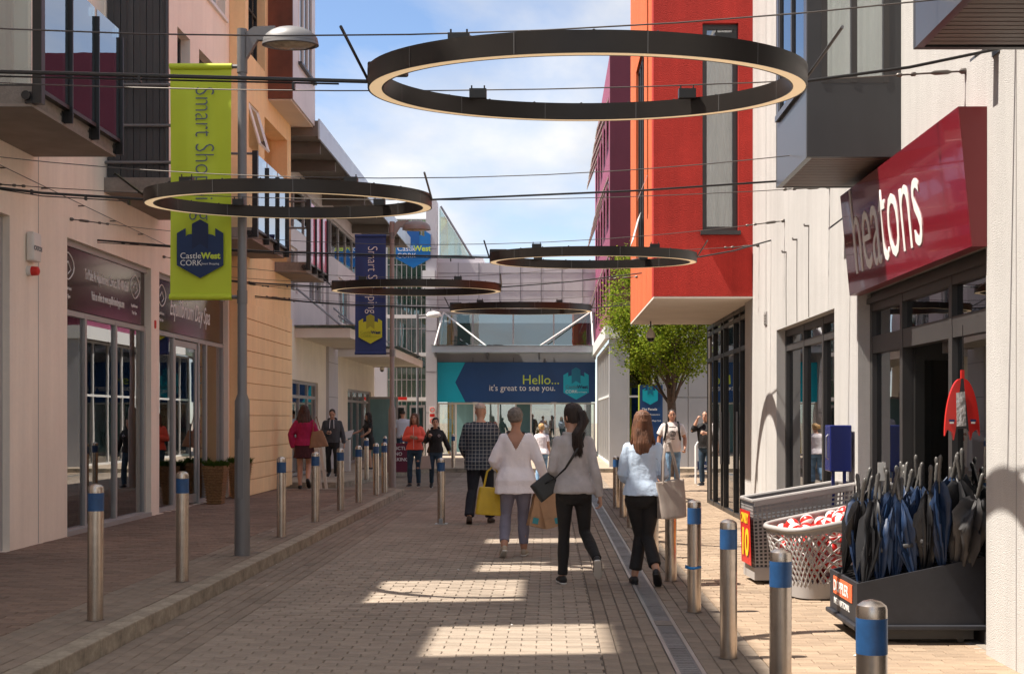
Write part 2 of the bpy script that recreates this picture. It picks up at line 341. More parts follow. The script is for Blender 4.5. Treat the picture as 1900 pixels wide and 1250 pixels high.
def glazing(parent, axis, a, u0, u1, z0, z1, us=(), zs=(), fmat='frame_grey', gmat='glass_shop', fw=0.06, fd=0.08, name='window', skip=(), zsplit=None):
    """a window or shopfront at plane a: one frame, every pane its own object"""
    B = (lambda m, a0, a1, p, q, z, t: m.box(a0, a1, p, q, z, t)) if axis == 'x' else (lambda m, a0, a1, p, q, z, t: m.box(p, q, a0, a1, z, t))
    f = MB(); U = [u0, *us, u1]; Z = [z0, *zs, z1]
    for k, u in enumerate(U):
        c = u + fw / 2 if k == 0 else (u - fw / 2 if k == len(U) - 1 else u); B(f, a - fd / 2, a + fd / 2, c - fw / 2, c + fw / 2, z0, z1)
    for i in range(len(U) - 1):
        ua = U[i] + (fw if i == 0 else fw / 2); ub = U[i + 1] - (fw if i == len(U) - 2 else fw / 2)
        for k, z in enumerate(Z):
            c = z + fw / 2 if k == 0 else (z - fw / 2 if k == len(Z) - 1 else z)
            if (i, k) in skip: continue
            B(f, a - fd / 2 + 0.004, a + fd / 2 - 0.004, ua, ub, c - fw / 2, c + fw / 2)
    fo = f.build(name, fmat, parent)
    for i in range(len(U) - 1):
        ua = U[i] + (fw if i == 0 else fw / 2); ub = U[i + 1] - (fw if i == len(U) - 2 else fw / 2)
        for k in range(len(Z) - 1):
            if ('pane', i, k) in skip: continue
            za = Z[k] + (fw if k == 0 else fw / 2); zb = Z[k + 1] - (fw if k == len(Z) - 2 else fw / 2)
            p = MB(); B(p, a - 0.006, a + 0.006, ua, ub, za, zb); p.build('pane', gmat, fo)
    return fo
def text(name, s, size, mat, parent, loc, axis='-y', align='LEFT', xs=1.0, bold=0.0, ext=0.002, roll=0.0, shear=0.0, basis=None):
    """flat lettering; axis = direction the face looks to"""
    c = bpy.data.curves.new('txt', 'FONT'); c.body = s; c.size = size; c.align_x = align; c.extrude = ext; c.offset = bold; c.resolution_u = 3; c.shear = shear
    t = bpy.data.objects.new('txt', c); COL.objects.link(t)
    me = bpy.data.meshes.new_from_object(t); bpy.data.objects.remove(t); bpy.data.curves.remove(c)
    if basis is None:
        basis = {'-y': ((1, 0, 0), (0, 0, 1)), '+x': ((0, 1, 0), (0, 0, 1)), '-x': ((0, -1, 0), (0, 0, 1)), '+y': ((-1, 0, 0), (0, 0, 1))}[axis]
    u, v = Vector(basis[0]), Vector(basis[1])
    if roll: u, v = u * math.cos(roll) + v * math.sin(roll), v * math.cos(roll) - u * math.sin(roll)
    n = u.cross(v); M = Matrix((u * xs, v, n)).transposed().to_4x4(); me.transform(M)
    me.materials.clear(); me.materials.append(MATS[mat]); me.name = name
    o = bpy.data.objects.new(name, me); COL.objects.link(o); o.location = Vector(loc) - wloc(parent); o.parent = parent; WLOC[o.name] = Vector(loc); return o
SH = [(.5, 0), (1, .275), (1, .965), (.825, 1.075), (.825, .90), (.76, .935), (.675, .95), (.675, 1.165), (.5, 1.262), (.325, 1.165), (.325, .95), (.24, .935), (.19, .90), (.19, 1.075), (0, .965), (0, .275)]
SH_IN = [(.19, .90), (.19, 1.07), (.0, .96), (.0, .9), (.19, .62), (.5, .80), (.825, .62), (1, .9), (1, .96), (.825, 1.07), (.825, .90), (.675, .95), (.675, .80), (.5, .90), (.325, .80), (.325, .95)]
SH_IN = [(.325, .95), (.325, .62), (.5, .74), (.675, .62), (.675, .95), (.675, 1.16), (.5, 1.255), (.325, 1.16)]
def shield(parent, o, u, v, n, wdt, mat, mat2, t=0.004):
    """castle-topped shield emblem with bottom-left corner o"""
    o, u, v, n = Vector(o), Vector(u), Vector(v), Vector(n)
    a = MB().prism([o + u * (x * wdt) + v * (y * wdt) for x, y in SH], n * t); s = a.build('emblem', mat, parent); recalc(s)
    b = MB().prism([o + n * (t + 0.001) + u * (x * wdt) + v * (y * wdt) for x, y in SH_IN], n * 0.002); recalc(b.build('emblem_facet', mat2, s))
    return s

# ------------------------------------------------------------------ ground
struct('ground', MB().quad((-250, -120, -0.05), (250, -120, -0.05), (250, 400, -0.05), (-250, 400, -0.05)), 'paving_far')
rng = random.Random(11)
PAV = {}
def paver_mesh(L_, W_, mat, H=0.02):
    k = (round(L_, 3), round(W_, 3), mat)
    if k not in PAV:
        m = MB(); b = 0.005
        x, y = L_ / 2, W_ / 2
        lo = [(-x, -y, -H), (x, -y, -H), (x, y, -H), (-x, y, -H)]; mi = [(-x, -y, -b), (x, -y, -b), (x, y, -b), (-x, y, -b)]
        hi = [(-x + b, -y + b, 0), (x - b, -y + b, 0), (x - b, y - b, 0), (-x + b, y - b, 0)]
        m.add(lo + mi + hi, [(8, 9, 10, 11)] + [(i, (i + 1) % 4, 4 + (i + 1) % 4, 4 + i) for i in range(4)] + [(4 + i, 4 + (i + 1) % 4, 8 + (i + 1) % 4, 8 + i) for i in range(4)])
        PAV[k] = m.mesh('paver', mat)
    return PAV[k]
def lay(parent, x0, x1, y0, y1, z, mat, along='x', L_=0.215, W_=0.107, gap=0.0045, rest=None, keep=None, inside=None):
    """running-bond pavers; returns list of (distance, x, y, z, lx, ly)"""
    res = []; 
    if along == 'x':
        nrow = int(round((y1 - y0) / W_))
        for j in range(nrow):
            yc = y0 + (j + 0.5) * W_; x = x0 - (L_ / 2 if j % 2 else 0)
            while x < x1 - 0.01:
                a, b = max(x, x0), min(x + L_, x1)
                if b - a > 0.03: res.append(((a + b) / 2, yc, b - a - gap, W_ - gap))
                x += L_
    else:
        ncol = int(round((x1 - x0) / W_))
        wc = (x1 - x0) / ncol
        for i in range(ncol):
            xc = x0 + (i + 0.5) * wc; y = y0 - (L_ / 2 if i % 2 else 0)
            while y < y1 - 0.01:
                a, b = max(y, y0), min(y + L_, y1)
                if b - a > 0.03: res.append((xc, (a + b) / 2, wc - gap, b - a - gap))
                y += L_
    if inside: res = [q for q in res if inside(q[0], q[1])]
    return [(q[0], q[1], z + rng.uniform(-0.0025, 0.0025), q[2], q[3], mat) for q in res]
def place_pavers(parent, items, nobj=300):
    vis = [q for q in items if abs(q[0] * F / max(q[1], .1) + 68) < 960 and 8.05 < q[1]]
    vis.sort(key=lambda q: q[1]); first = set(id(q) for q in vis[:nobj])
    pw = wloc(parent); by = {}
    for q in items:
        if id(q) in first:
            o = bpy.data.objects.new('paver', paver_mesh(q[3], q[4], q[5])); COL.objects.link(o); o.parent = parent
            o.location = Vector((q[0], q[1], q[2])) - pw; o.rotation_euler = (rng.uniform(-.006, .006), rng.uniform(-.006, .006), rng.uniform(-.004, .004))
        else: by.setdefault(q[5], []).append(q)
    for mat, qs in by.items():
        m = MB(); b = 0.005
        for x, y, z, lx, ly, _ in qs:
            x0, x1, y0, y1 = x - lx / 2, x + lx / 2, y - ly / 2, y + ly / 2; t = rng.uniform(-.0015, .0015)
            m.add([(x0, y0, z - .012), (x1, y0, z - .012), (x1, y1, z - .012), (x0, y1, z - .012), (x0 + b, y0 + b, z + t), (x1 - b, y0 + b, z - t), (x1 - b, y1 - b, z - t), (x0 + b, y1 - b, z + t)],
                  [(4, 5, 6, 7), (0, 1, 5, 4), (1, 2, 6, 5), (2, 3, 7, 6), (3, 0, 4, 7)])
        o = m.build('pavers', mat, parent); o['kind'] = 'stuff'
# road between the kerb and the drain
road = struct('road', MB().quad((-3.0, -8, -.012), (0.80, -8, -.012), (0.80, 38, -.012), (-3.0, 38, -.012)).quad((-14, 27.2, -.0125), (-3.0, 27.2, -.0125), (-3.0, 38, -.0125), (-14, 38, -.0125)), 'joint_sand')
it = lay(road, -2.45, 0.36, 6, 38, 0, 'paver_road') + lay(road, -3.0, -2.45, 6, 27.2, 0, 'paver_grey', 'y') + lay(road, 0.36, 0.80, 6, 38, 0, 'paver_grey', 'y')
it += lay(road, -6.5, -2.45, 27.25, 38, 0, 'paver_grey', inside=lambda x, y: x > -4.75 + max(0, (y - 30)) * 0.07)
place_pavers(road, it)
# flush shop-side paving to the right of the drain
rp_ = struct('right_pavement', MB().quad((0.99, -8, -.0122), (3.6, -8, -.0122), (3.6, 26, -.0122), (0.99, 26, -.0122)).quad((0.99, 26, -.0122), (14, 26, -.0122), (14, 38, -.0122), (0.99, 38, -.0122)), 'joint_sand')
it = lay(rp_, 0.99, 1.42, 6, 38, 0, 'paver_grey', 'y') + lay(rp_, 1.42, 3.3, 6, 38, 0, 'paver_buff') + lay(rp_, 3.3, 6.2, 25, 38, 0, 'paver_buff')
place_pavers(rp_, it)
# raised left pavement
lp = struct('left_pavement', MB().box(-12, -3.17, -8, 26.9, -.04, .108), 'joint_sand')
it = lay(lp, -6.2, -3.72, 7, 26.9, .12, 'paver_red') + lay(lp, -3.72, -3.175, 7, 26.9, .12, 'paver_grey', 'y')
place_pavers(lp, it)
KL = 0.732
k0 = MB().box(-.082, .082, -KL / 2 + .003, KL / 2 - .003, -.05, .122, bv=.010).mesh('kerb_stone', 'kerb_stone')
def kerb(parent, p, q, n=None):
    p, q = Vector(p), Vector(q); d = q - p; n = n or max(1, int(round(d.length / KL))); a = math.atan2(d.y, d.x) - math.pi / 2
    for i in range(n):
        o = bpy.data.objects.new('kerb_stone', k0); COL.objects.link(o); o.parent = parent; c = p + d * ((i + .5) / n)
        o.location = Vector((c.x, c.y, rng.uniform(-.003, .003))) - wloc(parent); o.rotation_euler = (0, 0, a + rng.uniform(-.004, .004)); o.scale.y = d.length / n / KL
kerb(lp, (-3.085, 4.3), (-3.085, 26.9)); kerb(lp, (-3.17, 26.98), (-8.5, 26.98))
# second pavement beyond the side lane, and the raised square in front of the mall
pl = struct('plaza_pavement', MB().prism([(-14, 30.0, -.04), (-4.85, 30.0, -.04), (-4.55, 33, -.04), (-4.3, 36, -.04), (-3.9, 37.6, -.04), (-3.2, 38.1, -.04), (7.5, 38.1, -.04), (14, 38.1, -.04), (14, 60, -.04), (-14, 60, -.04)], (0, 0, .16)), 'paving_far')
recalc(pl)
for a, b in [((-10, 29.9), (-4.9, 29.9)), ((-4.8, 30), (-4.47, 33)), ((-4.47, 33), (-4.22, 36)), ((-4.22, 36), (-3.82, 37.5)), ((-3.82, 37.5), (-3.1, 38.02)), ((-3.1, 38.02), (7.0, 38.02))]: kerb(pl, (*a, 0), (*b, 0))
# drain
dr = struct('drainage_channel', MB().box(.80, .99, -8, 38, -.06, -.011), 'joint_sand')
MB().box(.802, .828, -8, 38, -.03, .003).build('edge_rail', 'steel_edge', dr); MB().box(.962, .988, -8, 38, -.03, .003).build('edge_rail', 'steel_edge', dr)
gm = MB()
for i in range(16): gm.box(-.065, .065, -.49 + i * .0615, -.49 + i * .0615 + .05, -.02, 0)
gm.box(-.066, -.055, -.495, .495, -.02, .001); gm.box(.055, .066, -.495, .495, -.02, .001)
gme = gm.mesh('grating', 'grate')
for i in range(32):
    o = bpy.data.objects.new('grating', gme); COL.objects.link(o); o.parent = dr; o.location = (.895, 6.5 + i * 1.0, -.001)
MB().box(.83, .96, 9.98, 10.2, -.02, .004).build('cover_plate', 'concrete', dr)
# ------------------------------------------------------------------ left: pink building with shops
XL = -6.0
pink = thing('pink_building', 'long pale pink rendered building with glazed shopfronts along the left pavement', 'building', (-6, 18, 0))
spa = [(16.12, 19.52, .12, 3.85), (19.93, 24.22, .12, 3.85)]
near = [(8.9, 14.40, .12, 3.85)]
up = [(12.85, 14.9, 4.83, 6.5), (17.75, 19.75, 4.83, 6.9), (20.9, 21.65, 6.1, 7.92), (22.2, 23.1, 6.1, 7.93), (22.3, 24.0, 9.0, 10.4)]
m = wall(MB(), 'x', XL - .35, XL, -9, 17.5, .10, 6.75, near + [spa[0]] + up[:1]); 
m2 = wall(MB(), 'x', XL - .35, XL, 17.5, 24.3, .10, 13.7, [(17.0, 19.52, .12, 3.85), spa[1]] + up[1:])
# first shop opening crosses the joint of the two wall lengths
m = wall(MB(), 'x', XL - .35, XL, -9, 17.5, .10, 6.75, near + [(16.12, 18, .12, 3.85)] + up[:1])
m.v += []; b = len(m.v); m.add(m2.v, m2.f)
recalc(m.build('wall', 'plaster_pink', pink))
MB().box(-12.2, XL - .36, -9, 17.45, 6.4, 6.7).box(-12.2, XL - .36, 17.5, 24.3, 13.4, 13.7).box(-12.2, XL - .36, 17.5, 17.7, 6.72, 13.38).box(-12.2, -12, -9, 24.3, .0, 6.38).build('roof', 'plaster_pink', pink)
MB().box(-12, XL - .36, -9, 24.3, 4.0, 4.3).build('upper_floor', 'interior_white', pink)
MB().box(-12, XL - .36, -9, 24.3, .05, .125).build('shop_floor', 'shop_floor', pink)
MB().box(-11.9, -11.7, -9, 24.3, .13, 3.98).box(-11.6, XL - .37, 15.2, 15.4, .13, 3.98).box(-11.6, XL - .37, 24.0, 24.29, .13, 3.98).box(-9.5, -9.4, 17, 23, .13, 3.0).build('interior_wall', 'interior_white', pink)
# added unseen screen; openings placed to let sun patches fall on the street
T = math.tan(el) / math.cos(az)
holes = []
for xa, xb, ya, yb in [(-.85, .5, 8.95, 10.2), (-1.6, -.2, 11.45, 12.95), (-.75, .6, 13.75, 14.6), (-.8, .6, 16.8, 17.4), (-.9, .4, 3, 4.4)]:
    d0, d1 = xa + 6, xb + 6; holes.append((ya - .1405 * (d0 + d1) / 2, yb - .1405 * (d0 + d1) / 2, max(6.85, d0 * T), d1 * T + .15))
recalc(wall(MB(), 'x', XL - .14, XL, -9, 17.48, 6.76, 13.7, holes).build('sun_patch_screen', 'plaster_pink', pink))
# shopfronts
glazing(pink, 'x', XL - .12, 16.12, 19.52, .12, 2.97, us=(17.0, 18.2), fw=.07, name='shopfront')
fo = glazing(pink, 'x', XL - .12, 19.93, 24.22, .12, 2.97, us=(21.0, 22.5, 23.0), fw=.07, name='shopfront', skip=(('pane', 1, 0), (1, 0)))
glazing(pink, 'x', XL - .12, 8.9, 14.40, .12, 3.83, us=(10.6, 12.5), zs=(2.97,), fw=.08, name='shopfront')
for ya, yb in ((16.12, 19.52), (19.93, 24.22)): bx('transom', 'frame_grey', pink, XL - .17, XL - .06, ya, yb, 3.772, 3.85)
bx('sill_strip', 'frame_grey', pink, XL - .16, XL + .012, 16.12, 19.52, .121, .18)
# spa door leaf, open inwards
d = MB().box(XL - .14, XL - .10, 21.08, 21.16, .15, 2.88).box(XL - .14, XL - .10, 22.34, 22.42, .15, 2.88).box(XL - .14, XL - .10, 21.16, 22.34, .15, .30).box(XL - .14, XL - .10, 21.16, 22.34, 2.78, 2.88).build('door', 'frame_grey', pink)
bx('pane', 'glass_shop', d, XL - .125, XL - .115, 21.16, 22.34, .30, 2.78); MB().tube([(XL - .05, 22.30, .9), (XL - .05, 22.30, 1.5)], .015).build('handle', 'steel_galv', d)
# fascia boards with lettering
b1 = bx('sign_board', 'spa_board', pink, XL - .13, XL - .08, 16.2, 19.45, 2.98, 3.77); b2 = bx('sign_board', 'spa_board', pink, XL - .13, XL - .08, 20.0, 24.15, 2.98, 3.77)
text('lettering', 'To Make An Appointment Contact: 085 480 6266', .20, 'text_white', b1, (XL - .078, 16.95, 3.42), '+x', xs=.43)
text('lettering', 'Visit us online at www.equilibriumdayspa.com', .17, 'text_white', b1, (XL - .078, 17.2, 3.17), '+x', xs=.42)
text('lettering', 'Equilibrium Day Spa', .42, 'text_white', b2, (XL - .078, 20.75, 3.26), '+x', xs=.72, shear=.25)
for bb, yc in ((b1, 19.0), (b1, 16.35), (b2, 20.32)):
    MB().tube([(XL - .077, yc + .17 * math.cos(a) * (1 + .25 * math.cos(2 * a)), 3.52 + .17 * math.sin(a)) for a in [k * math.pi / 8 for k in range(16)]], .008, 5, True).build('emblem', 'text_white', bb)
    MB().tube([(XL - .077, yc - .1, 3.5), (XL - .077, yc, 3.58), (XL - .077, yc + .1, 3.48), (XL - .077, yc, 3.42)], .007, 5).build('emblem', 'text_white', bb)
    text('lettering', 'Equilibrium', .065, 'text_white', bb, (XL - .078, yc - .17, 3.22), '+x'); text('lettering', 'Day Spa', .065, 'text_white', bb, (XL - .078, yc - .13, 3.12), '+x')
MB().lathe((XL - .04, 19.72, 2.98), [(.05, -.02), (.06, .0), (.06, .1), (.02, .12)], 12).build('alarm_lamp', 'red_plastic', pink, smooth=True)
for ya, yb in ((19.9, 21.8), (22.6, 23.9)):
    bl = MB(); n_ = int((yb - ya) / .09)
    for i in range(n_): y = ya + i * .09; bl.quad((-6.75, y, .2), (-6.70, y + .08, .2), (-6.70, y + .08, 2.9), (-6.75, y, 2.9))
    bl.build('vertical_blind', 'curtain', pink)
for y, z, w_, h_, mt in ((17.7, .95, .45, 1.3, 'sign_blue'), (17.7, 1.4, .3, .3, 'sign_teal')): bx('totem_reflection', mt, pink, -6.52 + (.015 if mt == 'sign_teal' else 0), -6.49 + (.015 if mt == 'sign_teal' else 0), y - w_ / 2, y + w_ / 2, z - h_ / 2, z + h_ / 2)  # blue and teal boards in place of the totem's reflection in the glass
bx('reception_desk', 'interior_white', pink, -8.3, -7.6, 19.5, 21.4, .13, 1.2); bx('counter', 'wood_pale', pink, -9.3, -8.9, 16.3, 17.3, .13, 2.1)
# upper windows
for (ya, yb, za, zb), z2 in ((up[2], ()), (up[3], ()), (up[4], ())):
    glazing(pink, 'x', XL - .2, ya, yb, za, zb, fmat='frame_dark' if zb < 8 else 'frame_white', gmat='glass_dark', fw=.06)
MB().box(XL - .3, XL + .05, 22.25, 24.05, 8.93, 8.995).build('window_sill', 'frame_white', pink)
for ya, yb, za, zb in up[:2]: glazing(pink, 'x', XL - .2, ya, yb, za, zb, us=((ya + yb) / 2,), fmat='frame_dark', gmat='glass_dark', fw=.07)
MB().box(XL - .34, XL - .30, 20.9, 21.65, 6.1, 7.9).box(XL - .34, XL - .30, 22.2, 23.1, 6.1, 7.9).build('blind', 'curtain', pink)
# plinth joint and downpipe shadow gap
MB().box(XL - .002, XL + .003, 15.2, 15.215, .13, 6.7).build('render_joint', 'frame_grey', pink)

# alarm box
al = thing('alarm_box', 'white alarm box with red siren on the pink pier at far left', 'alarm box', (XL, 14.95, 2.9))
MB().box(XL, XL + .10, 14.83, 15.07, 3.40, 3.74, bv=.03).build('housing', 'white_plastic', al, smooth=True)
text('lettering', 'CATCH', .07, 'text_grey', al, (XL + .101, 14.835, 3.53), '+x', bold=.003, xs=.95)
MB().tube([(XL, 14.9, 3.29), (XL + .05, 14.9, 3.29)], .06, 14).build('siren_base', 'white_plastic', al, smooth=True)
MB().tube([(XL + .05, 14.9, 3.29), (XL + .12, 14.9, 3.29), (XL + .135, 14.9, 3.29)], [.056, .05, .02], 14).build('siren', 'red_plastic', al, smooth=True)

# balconies -----------------------------------------------------------
def balcony(y0, y1, label, xw, near_glass, panel='glass_balcony', npan=3, xe=-5.05):
    z = 4.64; t = thing('balcony', label, 'balcony', (xw, (y0 + y1) / 2, z), 'balconies on the left facades')
    MB().box(xw - .02, xe, y0, y1, z, z + .03).build('soffit', 'slab_soffit', t)
    MB().box(xe - .09, xe, y0, y1, z + .031, z + .20).box(xw - .02, xe - .091, y0, y0 + .08, z + .031, z + .20).box(xw - .02, xe - .091, y1 - .08, y1, z + .031, z + .20).build('edge_beam', 'concrete', t)
    MB().box(xw, xe - .092, y0 + .081, y1 - .081, z + .032, z + .19).build('deck', 'concrete', t)
    xg = xe + .055; zt = 6.14
    MB().box(xe + .004, xe + .075, y0 + .02, y1 - .02, z + .155, z + .195).build('bottom_rail', 'black_metal', t)
    for k in range(npan + 1):
        y = y0 + .03 + (y1 - y0 - .06) * k / npan; wdt = .045 if k == 0 else .011
        MB().box(xe + .01, xe + .10, y - wdt, y + wdt, z + .02 if k else z + .03, zt - (0 if k == 0 else .12)).build('post', 'black_metal', t)
        MB().box(xe - .06, xe + .009, y - .05, y + .05, z - .012 + .04, z + .14).tube([(xe - .04, y - .06, z + .1), (xe - .04, y - .085, z + .1)], .045, 10).build('bracket', 'black_metal', t)
    for k in range(npan):
        a = y0 + .055 + (y1 - y0 - .06) * k / npan; b = y0 + .005 + (y1 - y0 - .06) * (k + 1) / npan
        MB().box(xg - .006, xg + .006, a + .01, b - .01, z + .205, zt - .03).build('glass_panel', panel, t)
    if near_glass: MB().box(xw + .05, xe - .02, y0 + .02, y0 + .032, z + .22, zt).build('glass_panel', 'glass_balcony', t); MB().box(xw, xe, y0 + .014, y0 + .04, z + .14 + .061, z + .22).build('bottom_rail', 'black_metal', t)
    else:
        for zz in (5.05, 5.55, 6.10): MB().tube([(xw, y0 + .04, zz), (xe, y0 + .04, zz)], .022, 8).build('rail', 'lamp_grey', t)
    return t
balcony(12.64, 15.08, 'glass balcony at top left whose panels mirror the sky and a red wall', XL, True)
bal2 = balcony(17.45, 19.9, 'balcony with charcoal privacy screen just left of the lime banner', XL, False)
scr = MB()
for i in range(9): x = XL + .02 + i * .088; scr.box(x, x + .082, 17.545 - (.008 if i % 2 else 0), 17.56, 4.84, 8.4)
scr.box(XL + .01, XL + .80, 17.565, 17.60, 4.84, 8.4); scr.build('privacy_screen', 'charcoal', bal2)
MB().tube([(XL + .82, 17.54, 4.84), (XL + .82, 17.54, 8.4)], .03, 8).build('screen_post', 'charcoal', bal2)
balcony(22.0, 24.7, 'balcony behind the second light ring with clear glass over the orange wall', XL + .0, False)
balcony(26.9, 29.1, 'farthest small balcony with pink reflective panels above the orange wall', -5.7, False, panel='panel_pink' if 'panel_pink' in MATS else 'glass_balcony')

# orange block --------------------------------------------------------
XO = -5.7
org = thing('orange_block', 'orange rendered block with grooved base and projecting bay between shop and mall', 'building', (XO, 26.4, 0))
oh = [(24.55, 26.0, 8.55, 12), (24.6, 25.4, 6.75, 7.62), (25.95, 28.2, 4.85, 7.64)]
m = wall(MB(), 'x', XO - .35, XO, 24.31, 28.6, 3.78, 13.2, oh); m.box(XL - .4, XO - .351, 24.31, 24.6, .1, 13.2).box(-12, XO - .351, 28.3, 28.6, .1, 13.2).box(-12, XO - .36, 24.4, 28.5, 13.0, 13.2).box(-12, XL - .41, 24.31, 24.6, 13.01, 13.2)
m.box(XO - .30, XO - .02, 24.32, 28.59, .1, 3.779)
recalc(m.build('wall', 'plaster_orange', org))
pmesh = {}
for i in range(12):
    za = .12 + i * .305; MB().box(XO - .019, XO + .03, 24.33, 28.60, za + .006, za + .299, bv=.006).build('cladding_panel', 'plaster_orange', org)
MB().box(XO - 1.3, XO - 1.2, 24.7, 28.25, 4.4, 12).build('loggia_wall', 'plaster_orange', org); MB().box(XO - 1.2, XO - .36, 24.7, 28.25, 4.5, 4.84).build('loggia_floor', 'concrete', org)
glazing(org, 'x', XO - .2, 24.55, 26.0, 8.55, 12, us=(24.9, 25.25, 25.6), zs=(9.6, 10.7), fmat='black_metal', gmat='glass_dark', fw=.05, name='window')
wf = MB(); c0 = Vector((XO - .1, 24.6, 7.6))
tilt = [(XO - .02 + s, y, z) for s, y, z in ((0, 24.62, 7.58), (0, 25.38, 7.58), (.22, 25.38, 6.82), (.22, 24.62, 6.82))]
for i in range(4): wf.tube([tilt[i], tilt[(i + 1) % 4]], .03, 4)
wo = wf.build('window', 'frame_white', org); MB().prism(tilt, (.006, 0, .002)).build('pane', 'glass_balcony', wo)
# projecting bay: brown end, lilac side
bay = MB().box(XO - .1, -5.2, 26.26, 26.30, 8.08, 13.2).build('bay_end', 'wood_brown', org)
m = wall(MB(), 'x', -5.24, -5.2, 26.301, 28.8, 8.08, 13.2, [(26.9, 28.4, 9.0, 11.6)]); recalc(m.build('bay_side', 'panel_lilac_pale', org))
glazing(org, 'x', -5.225, 26.9, 28.4, 9.0, 11.6, us=(27.4, 27.9), zs=(9.7,), fmat='frame_white', gmat='glass_dark', fw=.05)
MB().box(-5.26, -5.12, 26.85, 28.6, 8.94, 8.995).build('window_sill', 'charcoal', org)
MB().box(XO - .1, -5.241, 26.301, 28.8, 8.05, 8.079).box(-5.8, -5.241, 28.76, 28.8, 8.08, 13.2).build('bay_soffit', 'soffit_cream', org)

# far left building ---------------------------------------------------
XF = -6.4
fl = thing('cream_building', 'cream and lilac building with overhanging steel roof beyond the orange block', 'building', (XF, 38, 0))
fh = [(32.3, 35.9, .12, 2.56), (41.2, 46.6, .12, 2.53)]
uph = [(30.5, 33.0, 4.75, 5.9), (34.6, 36.8, 4.75, 5.9), (39.4, 41.6, 4.5, 5.9), (43, 46, 4.5, 5.9), (30.0, 46.8, 6.35, 7.5)]
m = wall(MB(), 'x', XF - .3, XF, 28.7, 47.5, .1, 3.9, fh); recalc(m.build('wall', 'plaster_cream', fl))
m = wall(MB(), 'x', XF - .3, XF, 28.7, 47.5, 3.901, 8.0, uph); m.box(-13, XF - .31, 47.3, 47.5, .1, 8).box(-13, XF - .31, 28.7, 28.9, .1, 8); recalc(m.build('upper_wall', 'panel_lilac_pale', fl))
MB().box(-13, XF - .31, 28.9, 47.3, 4.0, 4.2).box(-8.5, -8.4, 28.9, 47.3, .1, 8).build('interior', 'interior_white', fl)
bx('pilaster', 'panel_lilac', fl, XF + .001, XF + .08, 37.2, 38.8, .12, 6.3)
for z in (1.2, 2.2, 3.2, 4.2): bx('panel_joint', 'charcoal', fl, XF + .08, XF + .083, 37.2, 38.8, z, z + .012)
for a, b, za, zb in uph[:4]: glazing(fl, 'x', XF - .1, a, b, za, zb, us=((a + b) / 2,), fmat='frame_white', gmat='glass_shop', fw=.08)
glazing(fl, 'x', XF - .1, 30, 46.8, 6.35, 7.5, us=[30 + i * 1.4 for i in range(1, 12)], fmat='frame_grey', gmat='glass_shop', fw=.07)
for (a, b, za, zb), n in ((fh[0], 3), (fh[1], 4)):
    us = [a + (b - a) * i / n for i in range(1, n)]
    glazing(fl, 'x', XF - .1, a, b, za, zb, us=us, zs=(2.15,), fmat='frame_grey', gmat='glass_shop', fw=.08, name='shopfront')
    for i in range(n): bx('door_panel', 'door_blue', fl, XF - .13, XF - .112, a + (b - a) * i / n + .05, a + (b - a) * (i + 1) / n - .05, .14, 2.1)
leaf = bx('open_door', 'frame_grey', fl, XF + .0, XF + 1.05, 45.9, 45.96, .16, 2.35)
bx('pane', 'door_teal', leaf, XF + .07, XF + .98, 45.885, 45.975, .24, 2.27)
# roof overhang
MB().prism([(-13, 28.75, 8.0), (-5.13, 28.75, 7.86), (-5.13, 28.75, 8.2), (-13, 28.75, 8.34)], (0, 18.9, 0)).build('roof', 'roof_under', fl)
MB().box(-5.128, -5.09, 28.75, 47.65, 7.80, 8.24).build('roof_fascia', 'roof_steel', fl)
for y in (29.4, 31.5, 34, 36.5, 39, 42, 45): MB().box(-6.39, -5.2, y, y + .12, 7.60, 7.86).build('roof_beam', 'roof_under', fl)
# two canopies
def canopy(y0, y1, x1, z, label):
    c = thing('canopy', label, 'canopy', (XF, (y0 + y1) / 2, z), 'canopies over the cream shopfronts')
    MB().box(x1 - .08, x1, y0, y1, z, z + .24).box(XF, x1 - .081, y0, y0 + .07, z, z + .24).box(XF, x1 - .081, y1 - .07, y1, z, z + .24).build('frame', 'soffit_cream', c)
    n = int((y1 - y0) / .55)
    for i in range(n): y = y0 + .1 + (y1 - y0 - .25) * i / n; MB().prism([(XF, y, z + .03), (XF, y + .42, z + .03), (XF, y + .30, z + .14), (XF, y + .05, z + .14)], (x1 - .085 - XF, 0, 0)).build('soffit_rib', 'plaster_cream', c)
    MB().box(XF + .01, x1 + .15, y0 - .1, y1, z + .30, z + .315).build('glass_roof', 'glass_balcony', c)
    for y in (y0 + .1, y1 - .2): MB().tube([(x1 - .1, y, z + .2), (XF + .02, y, z + 1.25)], .03, 6).build('tie_rod', 'steel_galv', c)
canopy(32.6, 38.2, -5.0, 3.62, 'nearer cream ribbed canopy with glass top against the orange wall')
canopy(39.0, 47.2, -4.6, 3.44, 'longer farther cream canopy behind the navy banner post')
# ------------------------------------------------------------------ right: white rendered building
XR = 2.96
wb = thing('white_building', 'white rendered building with dark shop windows and sunlit wall on the right', 'building', (XR, 12, 0))
rh = [(8.75, 12.38, .0, 2.79), (13.4, 16.8, .22, 2.735), (1.5, 5.6, 0, 2.79), (10.95, 12.25, 4.3, 7.4), (6.3, 7.6, 4.3, 7.4)]
m = wall(MB(), 'x', XR, XR + .3, -7, 19.5, -.02, 8.6, rh); m.box(XR + .301, 9, 19.2, 19.5, 0, 3.3).box(XR + .31, 9, 18.4, 18.7, 3.3, 8.6); recalc(m.build('wall', 'plaster_white', wb))
MB().box(XR + .31, 9, -7, 18.4, 3.1, 3.4).box(XR + .31, 9, -7, 18.4, 8.4, 8.6).build('floor_slab', 'interior_white', wb)
MB().box(XR + .05, 9, -7, 19.1, -.03, .006).build('shop_floor', 'shop_floor', wb)
